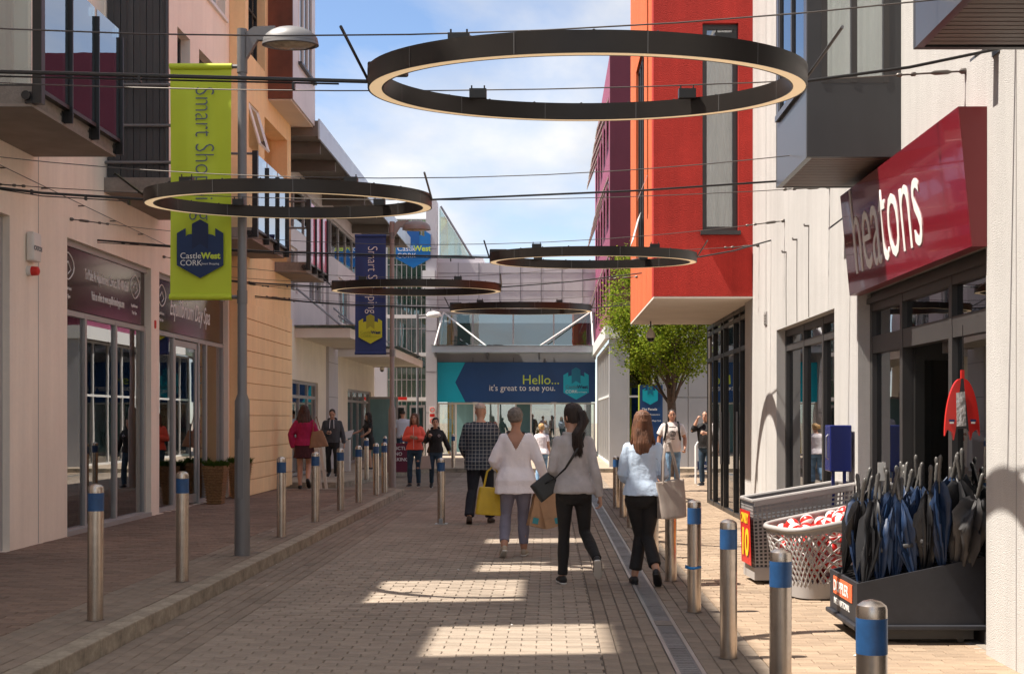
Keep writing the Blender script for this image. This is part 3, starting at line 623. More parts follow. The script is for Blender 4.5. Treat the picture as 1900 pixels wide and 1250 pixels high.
MB().box(7.0, 7.1, -7, 19.1, .01, 3.09).box(3.8, 7, 12.75, 12.85, .01, 3.09).build('interior_wall', 'interior_dark', wb)
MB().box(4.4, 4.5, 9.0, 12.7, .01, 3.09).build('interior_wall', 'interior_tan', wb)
for y in (-1.2, 7.95, 17.6): bx('render_joint', 'frame_grey', wb, XR - .003, XR + .002, y, y + .012, 0, 8.6)
bx('render_joint', 'frame_grey', wb, XR - .003, XR + .002, 8.18, 8.19, 0, 8.6)
sf = glazing(wb, 'x', 3.12, 8.78, 12.36, .006, 2.30, us=(9.89, 11.27), fmat='frame_dark', gmat='glass_dark', fw=.09, fd=.1, name='shopfront', skip=(('pane', 1, 0), (1, 0)))
glazing(wb, 'x', 3.12, 8.78, 12.36, 2.30, 2.68, us=(9.89, 11.27), fmat='frame_dark', gmat='glass_dark', fw=.07, fd=.1, name='fanlight')
MB().box(3.04, 3.2, 8.76, 12.37, 2.68, 2.735).box(3.08, 3.2, 8.76, 12.37, 2.736, 2.785).build('head_panel', 'frame_dark', wb)
dl = MB().box(3.16, 4.05, 11.15, 11.20, .02, .2).box(3.16, 4.05, 11.15, 11.20, 2.1, 2.25).box(3.16, 3.24, 11.15, 11.20, .2, 2.1).box(3.97, 4.05, 11.15, 11.20, .2, 2.1).build('open_door', 'black_metal', wb); bx('pane', 'glass_dark', dl, 3.24, 3.97, 11.17, 11.18, .2, 2.1)
bx('door_closer', 'black_metal', wb, 3.18, 3.3, 10.2, 10.45, 2.12, 2.22)
glazing(wb, 'x', 3.12, 13.4, 16.8, .22, 2.73, us=(14.5, 15.6), zs=(2.5,), fmat='frame_dark', gmat='glass_dark', fw=.08, fd=.1, name='shop_window')
glazing(wb, 'x', 3.12, 1.5, 5.6, .01, 2.78, us=(2.9, 4.2), fmat='frame_dark', gmat='glass_dark', fw=.08, name='shop_window')
for i, y in enumerate((13.7, 14.9, 15.9)): bx('display_stand', ['red_plastic', 'door_teal', 'plaster_plum'][i], wb, 3.5, 3.9, y, y + .6, .01, 1.4)
# oriel bays
def oriel(y0, y1, label):
    x0 = 2.17; z = 3.79; zt = 8.0
    t = thing('oriel_bay', label, 'bay window', (XR, (y0 + y1) / 2, z), 'oriel bays on the white wall')
    recalc(wall(MB(), 'y', y0, y0 + .05, x0, XR - .001, z, zt, [(x0 + .12, XR - .1, z + .62, zt - .3)]).build('end_panel', 'charcoal', t))
    recalc(wall(MB(), 'y', y1 - .05, y1, x0, XR - .001, z, zt, []).build('end_panel', 'charcoal', t))
    recalc(wall(MB(), 'x', x0, x0 + .05, y0 + .051, y1 - .051, z, zt, [(y0 + .12, y1 - .12, z + .66, zt - .3)]).build('side_panel', 'charcoal_blue', t))  # bluer, lighter charcoal puts the sky light into the side's colour
    glazing(t, 'y', y0 + .02, x0 + .12, XR - .1, z + .62, zt - .3, us=((x0 + XR) / 2,), fmat='frame_dark', gmat='glass_balcony', fw=.05, fd=.05)
    glazing(t, 'x', x0 + .03, y0 + .12, y1 - .12, z + .66, zt - .3, us=((y0 + y1) / 2,), fmat='frame_dark', gmat='glass_dark', fw=.05, fd=.05)
    MB().box(x0 - .03, x0 - .002, y0 + .1, y1 - .1, z + .60, z + .655).build('window_sill', 'charcoal_blue', t)
    MB().box(x0 + .06, XR, y0 + .06, y1 - .06, z + .06, z + .09).box(x0 + .07, XR, y0 + .07, y1 - .07, zt - .05, zt).build('floor_plate', 'charcoal', t)
    n = int((y1 - y0 - .12) / .075)
    for i in range(n): y = y0 + .06 + i * .075; MB().box(x0 + .05, XR, y, y + .06, z, z + .045).build('soffit_slat', 'slat_brown', t)
    cur = MB()
    for i in range(24): x = x0 + .14 + i * .026; cur.quad((x, y0 + .14 + (.02 if i % 2 else 0), z + .62), (x + .026, y0 + .14 + (0 if i % 2 else .02), z + .62), (x + .026, y0 + .14 + (0 if i % 2 else .02), zt - .3), (x, y0 + .14 + (.02 if i % 2 else 0), zt - .3))
    cur.build('curtain', 'curtain', t); return t
pm('slat_brown', (0.14, 0.10, 0.085), 0.5, var=0.2)
oriel(10.86, 12.34, 'charcoal oriel bay left of and above the maroon shop sign')
oriel(6.2, 7.7, 'charcoal oriel bay cut by the top right corner')
for y, z in ((12.9, 3.62), (8.55, 4.1)):
    s = thing('overflow_spout', 'small metal spout on the white wall ' + ('below the left bay' if y > 10 else 'below the corner bay'), 'spout', (XR, y, z), 'spouts on the white wall')
    MB().prism([(XR, y - .05, z), (XR, y + .05, z), (XR - .16, y + .05, z - .12), (XR - .16, y - .05, z - .12)], (0, 0, -.02)).build('chute', 'charcoal_blue', s); bx('backplate', 'charcoal_blue', s, XR - .008, XR, y - .07, y + .07, z - .1, z + .22)
# maroon shop sign
sg = thing('shop_sign', 'glossy maroon shop sign with white lettering over the right shop door', 'sign', (XR, 10.5, 2.75))
A = [(2.855, 2.757), (2.765, 3.70)]; y0, y1 = 8.73, 12.27
MB().add([(A[0][0], y0, A[0][1]), (A[0][0], y1, A[0][1]), (A[1][0], y1, A[1][1]), (A[1][0], y0, A[1][1])], [(0, 3, 2, 1)]).build('sign_face', 'sign_maroon', sg)
sb = MB()
for y in (y0, y1): sb.quad((A[0][0], y, A[0][1]), (A[1][0], y, A[1][1]), (XR - .001, y, A[1][1]), (XR - .001, y, A[0][1]))
sb.quad((A[1][0], y0, A[1][1]), (A[1][0], y1, A[1][1]), (XR - .001, y1, A[1][1]), (XR - .001, y0, A[1][1])); sb.quad((A[0][0], y0, A[0][1]), (A[0][0], y1, A[0][1]), (XR - .001, y1, A[0][1]), (XR - .001, y0, A[0][1]))
sb.build('casing', 'sign_maroon_side', sg)
vv = Vector((-.09, 0, .943)).normalized()
text('lettering', 'heatons', 1.14, 'text_white', sg, Vector((2.855, 11.95, 2.757)) + vv * .16 + Vector((-.004, 0, 0)), basis=((0, -1, 0), vv), xs=.61, ext=.003, bold=-.008)

# red block over the corner shop -----------------------------------------
rb = thing('red_block', 'red rendered upper block with orange side overhanging a glazed corner shop', 'building', (2.2, 21, 0))
recalc(wall(MB(), 'y', 18.75, 19.05, 1.52, XR - .001, 3.36, 12.5, [(2.23, 2.75, 4.31, 7.32)]).box(XR + .0, 8, 18.76, 19.05, 8.61, 12.5).build('front_wall', 'plaster_red', rb))
sh_ = [(20.6, 22.5, 4.2, 7.6), (19.72, 20.0, 4.7, 8.4)]
recalc(wall(MB(), 'x', 1.52, 1.8, 19.051, 24, 3.36, 12.5, sh_).build('side_wall', 'plaster_redorange', rb))
MB().box(1.801, 8, 23.7, 24, 3.36, 12.5).box(1.801, 8, 19.06, 23.69, 12.2, 12.5).box(2.6, 2.7, 19.06, 23.69, 3.37, 12.19).build('core', 'plaster_red', rb)
MB().box(1.521, 8, 18.751, 24, 3.33, 3.358).build('soffit', 'soffit_cream', rb)
wr = glazing(rb, 'y', 18.86, 2.23, 2.75, 4.31, 7.32, fmat='frame_dark', gmat='glass_shop', fw=.07, zs=(6.9,))
bx('window_sill', 'frame_dark', rb, 2.2, 2.78, 18.70, 18.9, 4.25, 4.308)
cu = MB()
for i in range(20): x = 2.24 + i * .026; cu.quad((x, 18.98 + (.03 if i % 2 else 0), 4.3), (x + .026, 18.98 + (0 if i % 2 else .03), 4.3), (x + .026, 18.98 + (0 if i % 2 else .03), 7.3), (x, 18.98 + (.03 if i % 2 else 0), 7.3))
cu.build('curtain', 'curtain', rb)
glazing(rb, 'x', 1.6, 20.6, 22.5, 4.2, 7.6, us=(21.08, 21.55, 22.02), fmat='frame_dark', gmat='glass_dark', fw=.06)
glazing(rb, 'x', 1.6, 19.72, 20.0, 4.7, 8.4, fmat='plaster_maroon', gmat='glass_dark', fw=.05)
MB().prism([(1.5, 19.75, 5.3), (1.5, 19.98, 5.3), (1.36, 19.98, 4.95), (1.36, 19.75, 4.95)], (.012, 0, .005)).build('open_vent', 'frame_white', rb); MB().prism([(1.5, 21.1, 4.95), (1.5, 21.9, 4.95), (1.38, 21.9, 4.5), (1.38, 21.1, 4.5)], (.012, 0, .005)).build('open_vent', 'frame_white', rb)
glazing(rb, 'x', 3.05, 19.505, 24.5, .0, 3.32, us=(20.3, 21.0, 22.2, 22.55, 23.6), zs=(2.68, 3.16), fmat='black_metal', gmat='glass_dark', fw=.07, fd=.1, name='shopfront')
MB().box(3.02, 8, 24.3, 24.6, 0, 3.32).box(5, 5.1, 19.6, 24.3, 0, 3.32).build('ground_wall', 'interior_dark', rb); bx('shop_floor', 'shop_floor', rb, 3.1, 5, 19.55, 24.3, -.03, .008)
for y in (20.3, 22.2): bx('door_pull', 'steel_galv', rb, 2.96, 2.985, y + .12, y + .15, .8, 1.7)

# far right maroon building -----------------------------------------------
fb = thing('maroon_building', 'maroon and grey building behind the street tree', 'building', (6, 45, 0))
MB().box(1.85, 14, 39, 39.2, 4.4, 12.6).build('front_wall', 'plaster_maroon', fb)
fw_ = [(39.9 + i * 2.3, 41.3 + i * 2.3, z, z + 1.5) for i in range(5) for z in (5.2, 7.6, 10.0)]
recalc(wall(MB(), 'x', 1.85, 2.1, 39.201, 51.5, 4.4, 12.6, fw_).box(2.11, 14, 39.21, 51.5, 12.3, 12.6).box(3.0, 3.1, 39.21, 51.4, .1, 12.29).build('side_wall', 'plaster_plum', fb))
for a, b, za, zb in fw_: glazing(fb, 'x', 1.93, a, b, za, zb, fmat='frame_white', gmat='glass_shop', fw=.08)
for a, b, za, zb in fw_: MB().prism([(1.84, a - .1, zb - .1), (1.84, b + .1, zb - .1), (1.50, b + .1, zb - 1.0), (1.50, a - .1, zb - 1.0)], (-.02, 0, .02)).build('awning', 'plaster_cream', fb)
bx('white_box', 'white_plastic', fb, 2.6, 2.75, 38.93, 38.995, 6.2, 6.45)
MB().box(1.83, 2.38, 38.95, 39.3, .12, 4.39).build('corner_column', 'panel_grey', fb); MB().box(1.7, 14, 38.9, 39.0, 4.0, 4.395).box(1.7, 1.84, 39.01, 51, 4.0, 4.395).build('fascia', 'frame_white', fb)
glazing(fb, 'x', 1.95, 39.31, 51, .12, 3.99, us=[40.2 + i * 1.35 for i in range(8)], zs=(2.3,), fmat='frame_white', gmat='glass_shop', fw=.07, name='shopfront')
glazing(fb, 'y', 39.1, 2.38, 3.2, .12, 3.99, us=(), zs=(2.25,), fmat='frame_white', gmat='glass_dark', fw=.06, name='shopfront')
x = 3.2
while x < 8:
    for za, zb in ((.12, 2.2), (2.23, 3.99)): bx('cladding_panel', 'panel_grey', fb, x + .012, x + 1.0, 39.05, 39.2, za, zb)
    x += 1.01
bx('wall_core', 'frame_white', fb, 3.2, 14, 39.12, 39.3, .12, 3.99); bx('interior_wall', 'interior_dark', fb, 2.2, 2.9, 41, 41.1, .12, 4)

# mall entrance at the end of the street ------------------------------------
YM = 51.0
me_ = thing('mall_entrance', 'glazed mall entrance with steel canopy closing the end of the street', 'building', (-1.3, YM, 0))
bx('wall', 'panel_lilac', me_, -4.4, 1.85, YM + .1, YM + .4, 5.78, 7.72)
for i in range(8): bx('panel_joint', 'charcoal', me_, -4.4 + i * .82, -4.385 + i * .82, YM + .09, YM + .099, 5.78, 7.72)
for z in (6.6, 7.3): bx('panel_joint', 'charcoal', me_, -4.4, 1.85, YM + .088, YM + .0985, z, z + .015)
MB().box(-4.4, -2.6, YM + .42, YM + 6, 7.5, 7.95).box(-2.6, 1.9, YM + .42, YM + 6, 7.4, 7.71).build('roof', 'panel_lilac_pale', me_)
col_ = MB().box(-4.80, -4.385, YM - .35, YM + .4, .12, 10.1).build('column', 'panel_lilac', me_)
for z in (1.8, 3.4, 5.0, 6.6, 8.2): bx('panel_joint', 'charcoal', col_, -4.80, -4.385, YM - .354, YM - .3505, z, z + .015)
glazing(me_, 'y', YM + .2, -4.38, 1.84, 4.38, 5.76, us=(-3.0, -1.4, .2), fmat='frame_grey', gmat='glass_dark', fw=.06, name='clerestory')
bx('band', 'panel_grey', me_, -4.38, 1.84, YM + .12, YM + .3, 3.8, 4.37)
for x in (-3.0, -1.4, .2): bx('panel_joint', 'charcoal', me_, x, x + .015, YM + .115, YM + .119, 3.8, 3.98)
dg = glazing(me_, 'y', YM + .2, -4.38, 1.84, .12, 2.2, us=(-3.67, -2.95, -2.0, -1.3, -.7, .25, .7), fmat='frame_white', gmat='glass_shop', fw=.06, name='door_screen', skip=(('pane', 1, 0), ('pane', 4, 0)))
for x in (-3.0, .1): bx('door_sensor', 'white_plastic', me_, x, x + .22, YM - .02, YM + .1, 2.15, 2.24)
MB().box(-4.38, 1.84, YM + 5, YM + 5.1, .12, 5.7).build('inner_wall', 'door_teal', me_); MB().box(-4.38, 1.84, YM + .41, YM + 5, .08, .124).build('inner_floor', 'shop_floor', me_); MB().box(-4.38, 1.84, YM + .41, YM + 5, 2.6, 4.3).build('inner_ceiling', 'interior_dark', me_)
po = bx('poster', 'charcoal', me_, -.65, .15, YM + 3.5, YM + 3.55, .9, 2.0); bx('print', 'poster_ivory', po, -.58, .08, YM + 3.49, YM + 3.499, .97, 1.93)
MB().lathe((-.25, YM + 3.45, 1.2), [(.05, 0), (.14, .08), (.12, .2), (.05, .3)], 10).build('print', 'charcoal', po)
for x in (-4.05, -3.9): bx('gold_post', 'price_yellow', me_, x, x + .05, YM + 1.0, YM + 1.05, .13, 2.55)
for x in (-4.05, -3.9): bx('gold_post', 'price_yellow', me_, x, x + .05, YM + .6, YM + .65, 4.4, 5.7)
# canopy
cn = MB().box(-4.5, 1.9, YM - 1.25, YM - 1.15, 4.12, 4.36).box(-4.5, 1.9, YM - .3, YM - .2, 4.12, 4.3).build('canopy', 'roof_steel', me_)
for x in (-4.45, -2.42, -.4, 1.8): MB().prism([(x, YM - 1.14, 4.3), (x, YM - 1.14, 4.1), (x, YM + .1, 3.9), (x, YM + .1, 4.3)], (.06, 0, 0)).build('rafter', 'steel_galv', cn)
bx('glass', 'glass_balcony', cn, -4.5, 1.9, YM - 1.4, YM + .05, 4.38, 4.40)
for p, q in (((-4.15, YM - .02, 5.75), (-2.4, YM - 1.2, 4.36)), ((-4.15, YM - .02, 5.75), (-4.4, YM - 1.2, 4.36)), ((1.68, YM - .02, 5.78), (-.35, YM - 1.2, 4.36)), ((1.68, YM - .02, 5.78), (1.72, YM - 1.2, 4.36))): MB().tube([p, q], .033, 8).build('strut', 'frame_white', cn)
# stair tower in glass
glazing(me_, 'y', YM - .2, -6.35, -4.80, .12, 9.4, us=[-6.35 + .194 * i for i in range(1, 8)], zs=(2.25, 3.1, 4.0, 5.1, 6.0, 7.6), fmat='frame_grey', gmat='glass_green', fw=.03, name='tower_glazing')
bx('tower_wall', 'interior_white', me_, -7.2, -4.81, YM + 1.5, YM + 1.6, .12, 9.4); bx('tower_wall', 'panel_lilac', me_, -7.2, -6.36, YM - .2, YM + .2, .12, 9.4)
for z in (2.27, 4.02, 5.5): bx('transom', 'frame_white', me_, -6.35, -4.81, YM - .32, YM - .25, z, z + .14)
for xa in (-6.2, -5.45): dd = MB().box(xa, xa + .6, YM - .30, YM - .26, .13, 2.1).build('door', 'frame_grey', me_); bx('pane', 'glass_dark', dd, xa + .07, xa + .53, YM - .312, YM - .301, .25, 2.0)
bx('exit_lamp', 'red_plastic', me_, -5.9, -5.55, YM - .36, YM - .33, 2.3, 2.42)
MB().prism([(-4.36, YM + .6, 7.9), (-3.05, YM + .6, 7.9), (-4.36, YM + .6, 10.0)], (0, 4, 0)).build('atrium_glass', 'glass_balcony', me_)
MB().tube([(-4.3, YM + .55, 10.02), (-3.0, YM + .55, 7.9)], .05, 6).build('atrium_edge', 'steel_galv', me_)
bx('service_box', 'frame_white', me_, -4.93, -4.45, YM - .5, YM - .36, 6.55, 7.35)
# greeting sign
hs = thing('greeting_sign', 'wide blue and teal greeting sign over the mall doors', 'sign', (-1.27, YM, 2.2))
bx('board', 'sign_blue', hs, -4.38, 1.84, YM - .06, YM + .06, 2.22, 3.79)
MB().prism([(-4.38, YM - .062, 2.22), (-3.28, YM - .062, 2.22), (-3.68, YM - .062, 3.0), (-3.28, YM - .062, 3.79), (-4.38, YM - .062, 3.79)], (0, -.004, 0)).build('chevron', 'sign_teal', hs)
text('lettering', 'Hello...', .52, 'text_lime', hs, (-1.05, YM - .064, 2.93), '-y', xs=1.0)
text('lettering', "it's great to see you.", .335, 'text_white', hs, (-2.35, YM - .064, 2.67), '-y', xs=.95)
shield(hs, (.58, YM - .064, 2.32), (1, 0, 0), (0, 0, 1), (0, -1, 0), 1.0, 'sign_teal', 'sign_teal_dark')
text('lettering', 'Castle', .19, 'text_grey', hs, (.66, YM - .072, 2.76), '-y'); text('lettering', 'West', .19, 'logo_navy', hs, (1.12, YM - .072, 2.76), '-y', bold=.006); text('lettering', 'CORK', .17, 'text_white', hs, (.66, YM - .072, 2.58), '-y'); text('lettering', 'Smart Shopping', .06, 'text_white', hs, (1.12, YM - .072, 2.6), '-y')
# shield sign on the tower
ss = thing('shield_sign', 'bright blue shield sign with white and lime lettering on the glass tower', 'sign', (-5.3, YM - .4, 7.4))
shield(ss, (-5.98, YM - .35, 7.46), (1, 0, 0), (0, 0, 1), (0, -1, 0), 1.36, 'shield_blue', 'shield_blue_dark', t=.06)
text('lettering', 'Castle', .30, 'text_white', ss, (-5.93, YM - .42, 8.12), '-y'); text('lettering', 'West', .30, 'text_lime', ss, (-5.28, YM - .42, 8.12), '-y', bold=.008)
text('lettering', 'CORK', .27, 'text_white', ss, (-5.93, YM - .42, 7.85), '-y'); text('lettering', 'Smart Shopping', .085, 'text_white', ss, (-5.27, YM - .42, 7.9), '-y')
# ------------------------------------------------------------------ light rings on wires
def make_ring():
    t = thing('light_ring', 'ring', 'light ring', (0, 0, 0), 'light rings hung over the street')
    n = 96; ro, ri, h = 1.375, 1.278, .118
    def circ(r, z): return [(r * math.cos(2 * math.pi * k / n), r * math.sin(2 * math.pi * k / n), z) for k in range(n)]
    prof = [(ri + .010, .012), (ri + .010, 0), (ri, 0), (ri, h), (ro, h), (ro, 0), (ro - .010, 0), (ro - .010, .012)]
    MB().loft([circ(r, z) for r, z in prof], caps=False).build('housing', 'ring_black', t, smooth=40)
    MB().loft([circ(ro - .0105, .0015), circ(ri + .0105, .0015)], caps=False).build('diffuser', 'led_warm', t)
    s = MB()
    for k in range(12):
        a = 2 * math.pi * (k + .4) / 12
        for r in (ro + .0015, ri - .0015): c, q = math.cos(a), math.sin(a); s.add([(r * math.cos(a + e), r * math.sin(a + e), z) for e, z in ((-.0015, .002), (.0015, .002), (.0015, h - .002), (-.0015, h - .002))], [(0, 1, 2, 3)])
    s.build('panel_seams', 'lamp_grey', t)['kind'] = 'stuff'
    for x, y in ((-.74, -.98), (.74, -.98), (-.74, .98), (.74, .98)):
        c = MB().box(x - .06, x + .06, y - .04, y + .04, h - .01, h + .055).tube([(x - .045, y, h + .05), (x - .045, y, h + .08)], .006, 6).tube([(x + .045, y, h + .05), (x + .045, y, h + .08)], .006, 6); c.build('wire_clamp', 'black_metal', t)
    MB().box(-1.37, -1.14, -.13, .13, h - .004, h + .055, bv=.012).build('junction_box', 'black_metal', t)
    b = MB()
    for k in range(24): a = 2 * math.pi * k / 24; b.lathe((1.33 * math.cos(a), 1.33 * math.sin(a), h - .002), [(.008, 0), (.008, .012), (.003, .015)], 6)
    b.build('screw_heads', 'black_metal', t)['kind'] = 'stuff'
    return t
ring0 = make_ring()
HZ = 2.06
rings = [(.24, 8.2, 5.5, 'largest nearest black light ring with warm underside high over the street'),
         (-2.52, 12.64, 3.9, 'black light ring hanging across the lime banner'),
         (.59, 17.2, 3.2, 'black light ring hanging in front of the red block'),
         (-2.15, 21.1, 2.4, 'black light ring hanging across the navy banner'),
         (-.54, 25.1, 2.0, 'farthest smallest light ring above the greeting sign')]
wn = ['nearest ring', 'ring at the lime banner', 'ring by the red block', 'ring at the navy banner', 'farthest ring']
for i, (x, y, tl, lab) in enumerate(rings):
    o = ring0 if i == 0 else copytree(ring0)
    z = 1.6 + HZ; o.location = (x, y, z); o.rotation_euler = (R(tl), 0, 0); o['label'] = lab
    xl = XL if y < 24 else XO; xr = XR if y < 18.4 else (1.52 if y < 24 else 3.05)
    tx = math.tan(R(tl)); zt = z + .165
    def cable(y_, za, zm, zb, lab, r, mat, xa=xl, xb=xr, hooks=True):
        pts = []
        for k in range(13):
            u = k / 12; X = xa + (xb - xa) * u; pts.append((X, y_, za + (zb - za) * u - (4 * u * (1 - u)) * ((za + zb) / 2 - zm)))
        c = thing('suspension_cable', lab, 'cable', ((xa + xb) / 2, y_, zm), 'cables carrying the light rings')
        MB().tube(pts, r, 6).build('wire', mat, c)
        if hooks:
            for s, X in ((1, xa), (-1, xb)):
                p = pts[0] if s == 1 else pts[-1]; q = pts[1] if s == 1 else pts[-2]
                d = (Vector(q) - Vector(p)).normalized(); e = Vector(p)
                MB().tube([e + d * k for k in (0, .03, .05, .10, .13, .22, .25, .35, .36, .385, .395, .45, .46, .485, .495)], [.022, .022, .007, .007, .017, .017, .007, .007, .016, .016, .007, .007, .015, .015, .005], 8).build('turnbuckle', 'wire_steel', c, smooth=True)
        return c
    cable(y - .98, zt - tx * .98 + .32, zt - tx * .98, zt - tx * .98 + .30, 'near steel wire carrying the ' + wn[i], .0045, 'wire_steel')
    cable(y + .98, zt + tx * .98 + .18, zt + tx * .98, zt + tx * .98 + .14, 'far steel wire carrying the ' + wn[i], .0045, 'wire_steel')
    a = thing('power_cable', 'thick black cable running left from the ' + wn[i], 'cable', (xl, y, z), 'black power cables of the light rings')
    p0, p1 = Vector((xl, y, z + .30)), Vector((x - 1.37, y, z + .07)); pm_ = (p0 + p1) / 2 - Vector((0, 0, .05))
    MB().tube([p0, p0 * .5 + pm_ * .5 - Vector((0, 0, .02)), pm_, p1], .013, 8).build('sleeve', 'black_metal', a, smooth=True)
    MB().tube([p0 - Vector((0, 0, .03)), pm_ - Vector((0, 0, .03)), p1 + Vector((-.2, 0, -.015))], .006, 6).build('lead', 'black_metal', a)
    for u in (.2, .45, .7, .9): q = p0.lerp(p1, u); MB().box(q.x - .008, q.x + .008, q.y - .02, q.y + .02, q.z - .075, q.z - .03).build('tie', 'black_metal', a)
    a = thing('power_cable', 'thick black tensioned cable running right from the ' + wn[i], 'cable', (xr, y, z), 'black power cables of the light rings')
    MB().tube([(x + 1.37, y, z + .07), ((x + 1.37 + xr) / 2, y, z + .16), (xr, y, z + .30)], .010, 8).build('sleeve', 'black_metal', a, smooth=True)
    rd = thing('stay_rod', 'pair of slanting stay rods at the ends of the ' + wn[i], 'stay rod', (x, y, z), 'stay rods of the light rings')
    for s in (-1, 1): MB().tube([(x + s * 1.38, y, z + .07), (x + s * 1.40, y - .98, zt - tx * .98 + .05)], .010, 6).build('rod', 'lamp_grey' if s > 0 else 'black_metal', rd)

# ------------------------------------------------------------------ lamp posts and banners
def lamp(x, y, lab, mat, h=5.78):
    t = thing('lamp_post', lab, 'lamp post', (x, y, .12), 'lamp posts along the left kerb'); z0 = .12
    MB().lathe((x, y, z0), [(.082, 0), (.08, 1.42), (.078, 1.66), (.05, 1.74), (.047, h - .12)], 20).build('post', mat, t, smooth=35)
    MB().lathe((x, y, z0), [(.055, h - .50), (.055, h - .12)], 16).build('spigot', mat, t, smooth=35)
    MB().box(x - .03, x + .03, y - .084, y - .074, z0 + .62, z0 + 1.25).build('access_door', mat, t)
    zz = z0 + h
    MB().prism([(x + .05, y - .035, zz - .16), (x + .05, y - .035, zz - .44), (x + .17, y - .035, zz - .24), (x + .33, y - .035, zz - .25), (x + .36, y - .035, zz - .09), (x + .13, y - .035, zz - .10)], (0, .07, 0)).build('arm', mat, t)
    secs = []
    for u in range(7):
        a = u / 6 * math.pi / 2; rr = math.cos(a); hz = .17 * math.sin(a)
        secs.append([(x + .52 + .30 * max(rr, .03) * math.cos(2 * math.pi * k / 24), y + .20 * max(rr, .03) * math.sin(2 * math.pi * k / 24), zz - .26 + hz) for k in range(24)])
    MB().loft(secs, caps=False).build('hood', mat, t, smooth=50)
    MB().loft([[(x + .52 + .30 * s * math.cos(2 * math.pi * k / 24), y + .20 * s * math.sin(2 * math.pi * k / 24), zz - .262 + d) for k in range(24)] for s, d in ((1.0, 0), (1.02, -.03), (.93, -.035), (.9, -.02))], caps=False).build('rim', mat, t, smooth=50)
    MB().loft([[(x + .52 + .28 * s * math.cos(2 * math.pi * k / 24), y + .185 * s * math.sin(2 * math.pi * k / 24), zz - .275 + d) for k in range(24)] for s, d in ((1.0, 0), (.7, -.03), (.05, -.045))]).build('lens', 'lamp_glass', t, smooth=50)
    return t
lamp(-3.3, 13.93, 'grey lamp post carrying the lime banner in the left foreground', 'lamp_grey')
lamp(-3.34, 27.6, 'brownish lamp post carrying the navy banner farther down the kerb', 'lamp_brown')
l3 = thing('lamp_post', 'small distant lamp post with pale head beside the mall column', 'lamp post', (-4.97, 49.0, .12), 'lamp posts along the left kerb')
MB().lathe((-4.97, 49, .12), [(.08, 0), (.08, 1.6), (.05, 1.7), (.045, 5.4)], 12).build('post', 'lamp_grey', l3, smooth=35)
MB().tube([(-4.97, 49, 5.45), (-4.5, 49, 5.5)], .04, 8).build('arm', 'lamp_grey', l3); MB().loft([[(-4.35 + .3 * s * math.cos(k * math.pi / 8), 49 + .2 * s * math.sin(k * math.pi / 8), 5.5 + d) for k in range(16)] for s, d in ((.3, -.1), (.95, -.06), (1, 0), (.7, .1), (.1, .14))]).build('hood', 'frame_white', l3, smooth=60)
def banner(xa, xb, y, z0, z1, lab, mat, emb, emb2, tm, tm2, post_x):
    t = thing('banner', lab, 'banner', ((xa + xb) / 2, y, z0), 'banners on the lamp posts'); w_ = xb - xa
    g = MB(); nx, nz = 12, 30; V = []
    for j in range(nz + 1):
        for i in range(nx + 1):
            u, v = i / nx, j / nz; V.append((xa + w_ * u, y + .020 * math.sin(u * 9 + 2.5 * v) * math.sin(math.pi * v) + .006 * math.sin(u * 4), z0 + (z1 - z0) * v))
    g.add(V, [(j * (nx + 1) + i, j * (nx + 1) + i + 1, (j + 1) * (nx + 1) + i + 1, (j + 1) * (nx + 1) + i) for j in range(nz) for i in range(nx)]); g.build('cloth', mat, t, smooth=True)
    for z in (z0, z1): MB().tube([(xa - .005, y, z), (xb + .005, y, z)], .034, 12).build('sleeve', mat, t, smooth=40); MB().tube([(xb, y, z), (post_x - .05, y, z)], .022, 8).build('bracket_arm', 'lamp_grey', t); MB().lathe((post_x, y, z), [(.056, -.07), (.056, .07)], 14).build('collar', 'lamp_grey', t, smooth=35)
    yy = y - .030; s = w_ / .66
    text('lettering', 'Smart Shopping', .30 * s, tm, t, (xa + w_ * .42, yy, z1 - .22 * s), '-y', roll=-math.pi / 2, xs=.76, ext=.001, bold=-.004)
    shield(t, (xa + .08 * s, yy, z0 + .20 * s), (1, 0, 0), (0, 0, 1), (0, -1, 0), .50 * s, emb, emb2, t=.003)
    text('lettering', 'Castle', .090 * s, tm2[0], t, (xa + .115 * s, yy - .008, z0 + .41 * s), '-y', ext=.001); text('lettering', 'West', .090 * s, tm2[1], t, (xa + .345 * s, yy - .008, z0 + .41 * s), '-y', ext=.001, bold=.004)
    text('lettering', 'CORK', .085 * s, tm2[0], t, (xa + .115 * s, yy - .008, z0 + .335 * s), '-y', ext=.001); text('lettering', 'Smart Shopping', .03 * s, tm2[0], t, (xa + .345 * s, yy - .008, z0 + .345 * s), '-y', ext=.001)
banner(-4.075, -3.415, 13.93, 2.90, 5.38, 'lime green hanging banner with navy castle emblem on the near lamp post', 'banner_lime', 'logo_navy', 'logo_navy_dark', 'text_grey', ('text_white', 'text_lime'), -3.3)
banner(-4.13, -3.47, 27.6, 2.98, 5.48, 'navy hanging banner with yellow castle emblem on the farther lamp post', 'banner_navy', 'logo_lime', 'logo_lime_dark', 'text_white', ('logo_lime_dark', 'logo_navy'), -3.34)

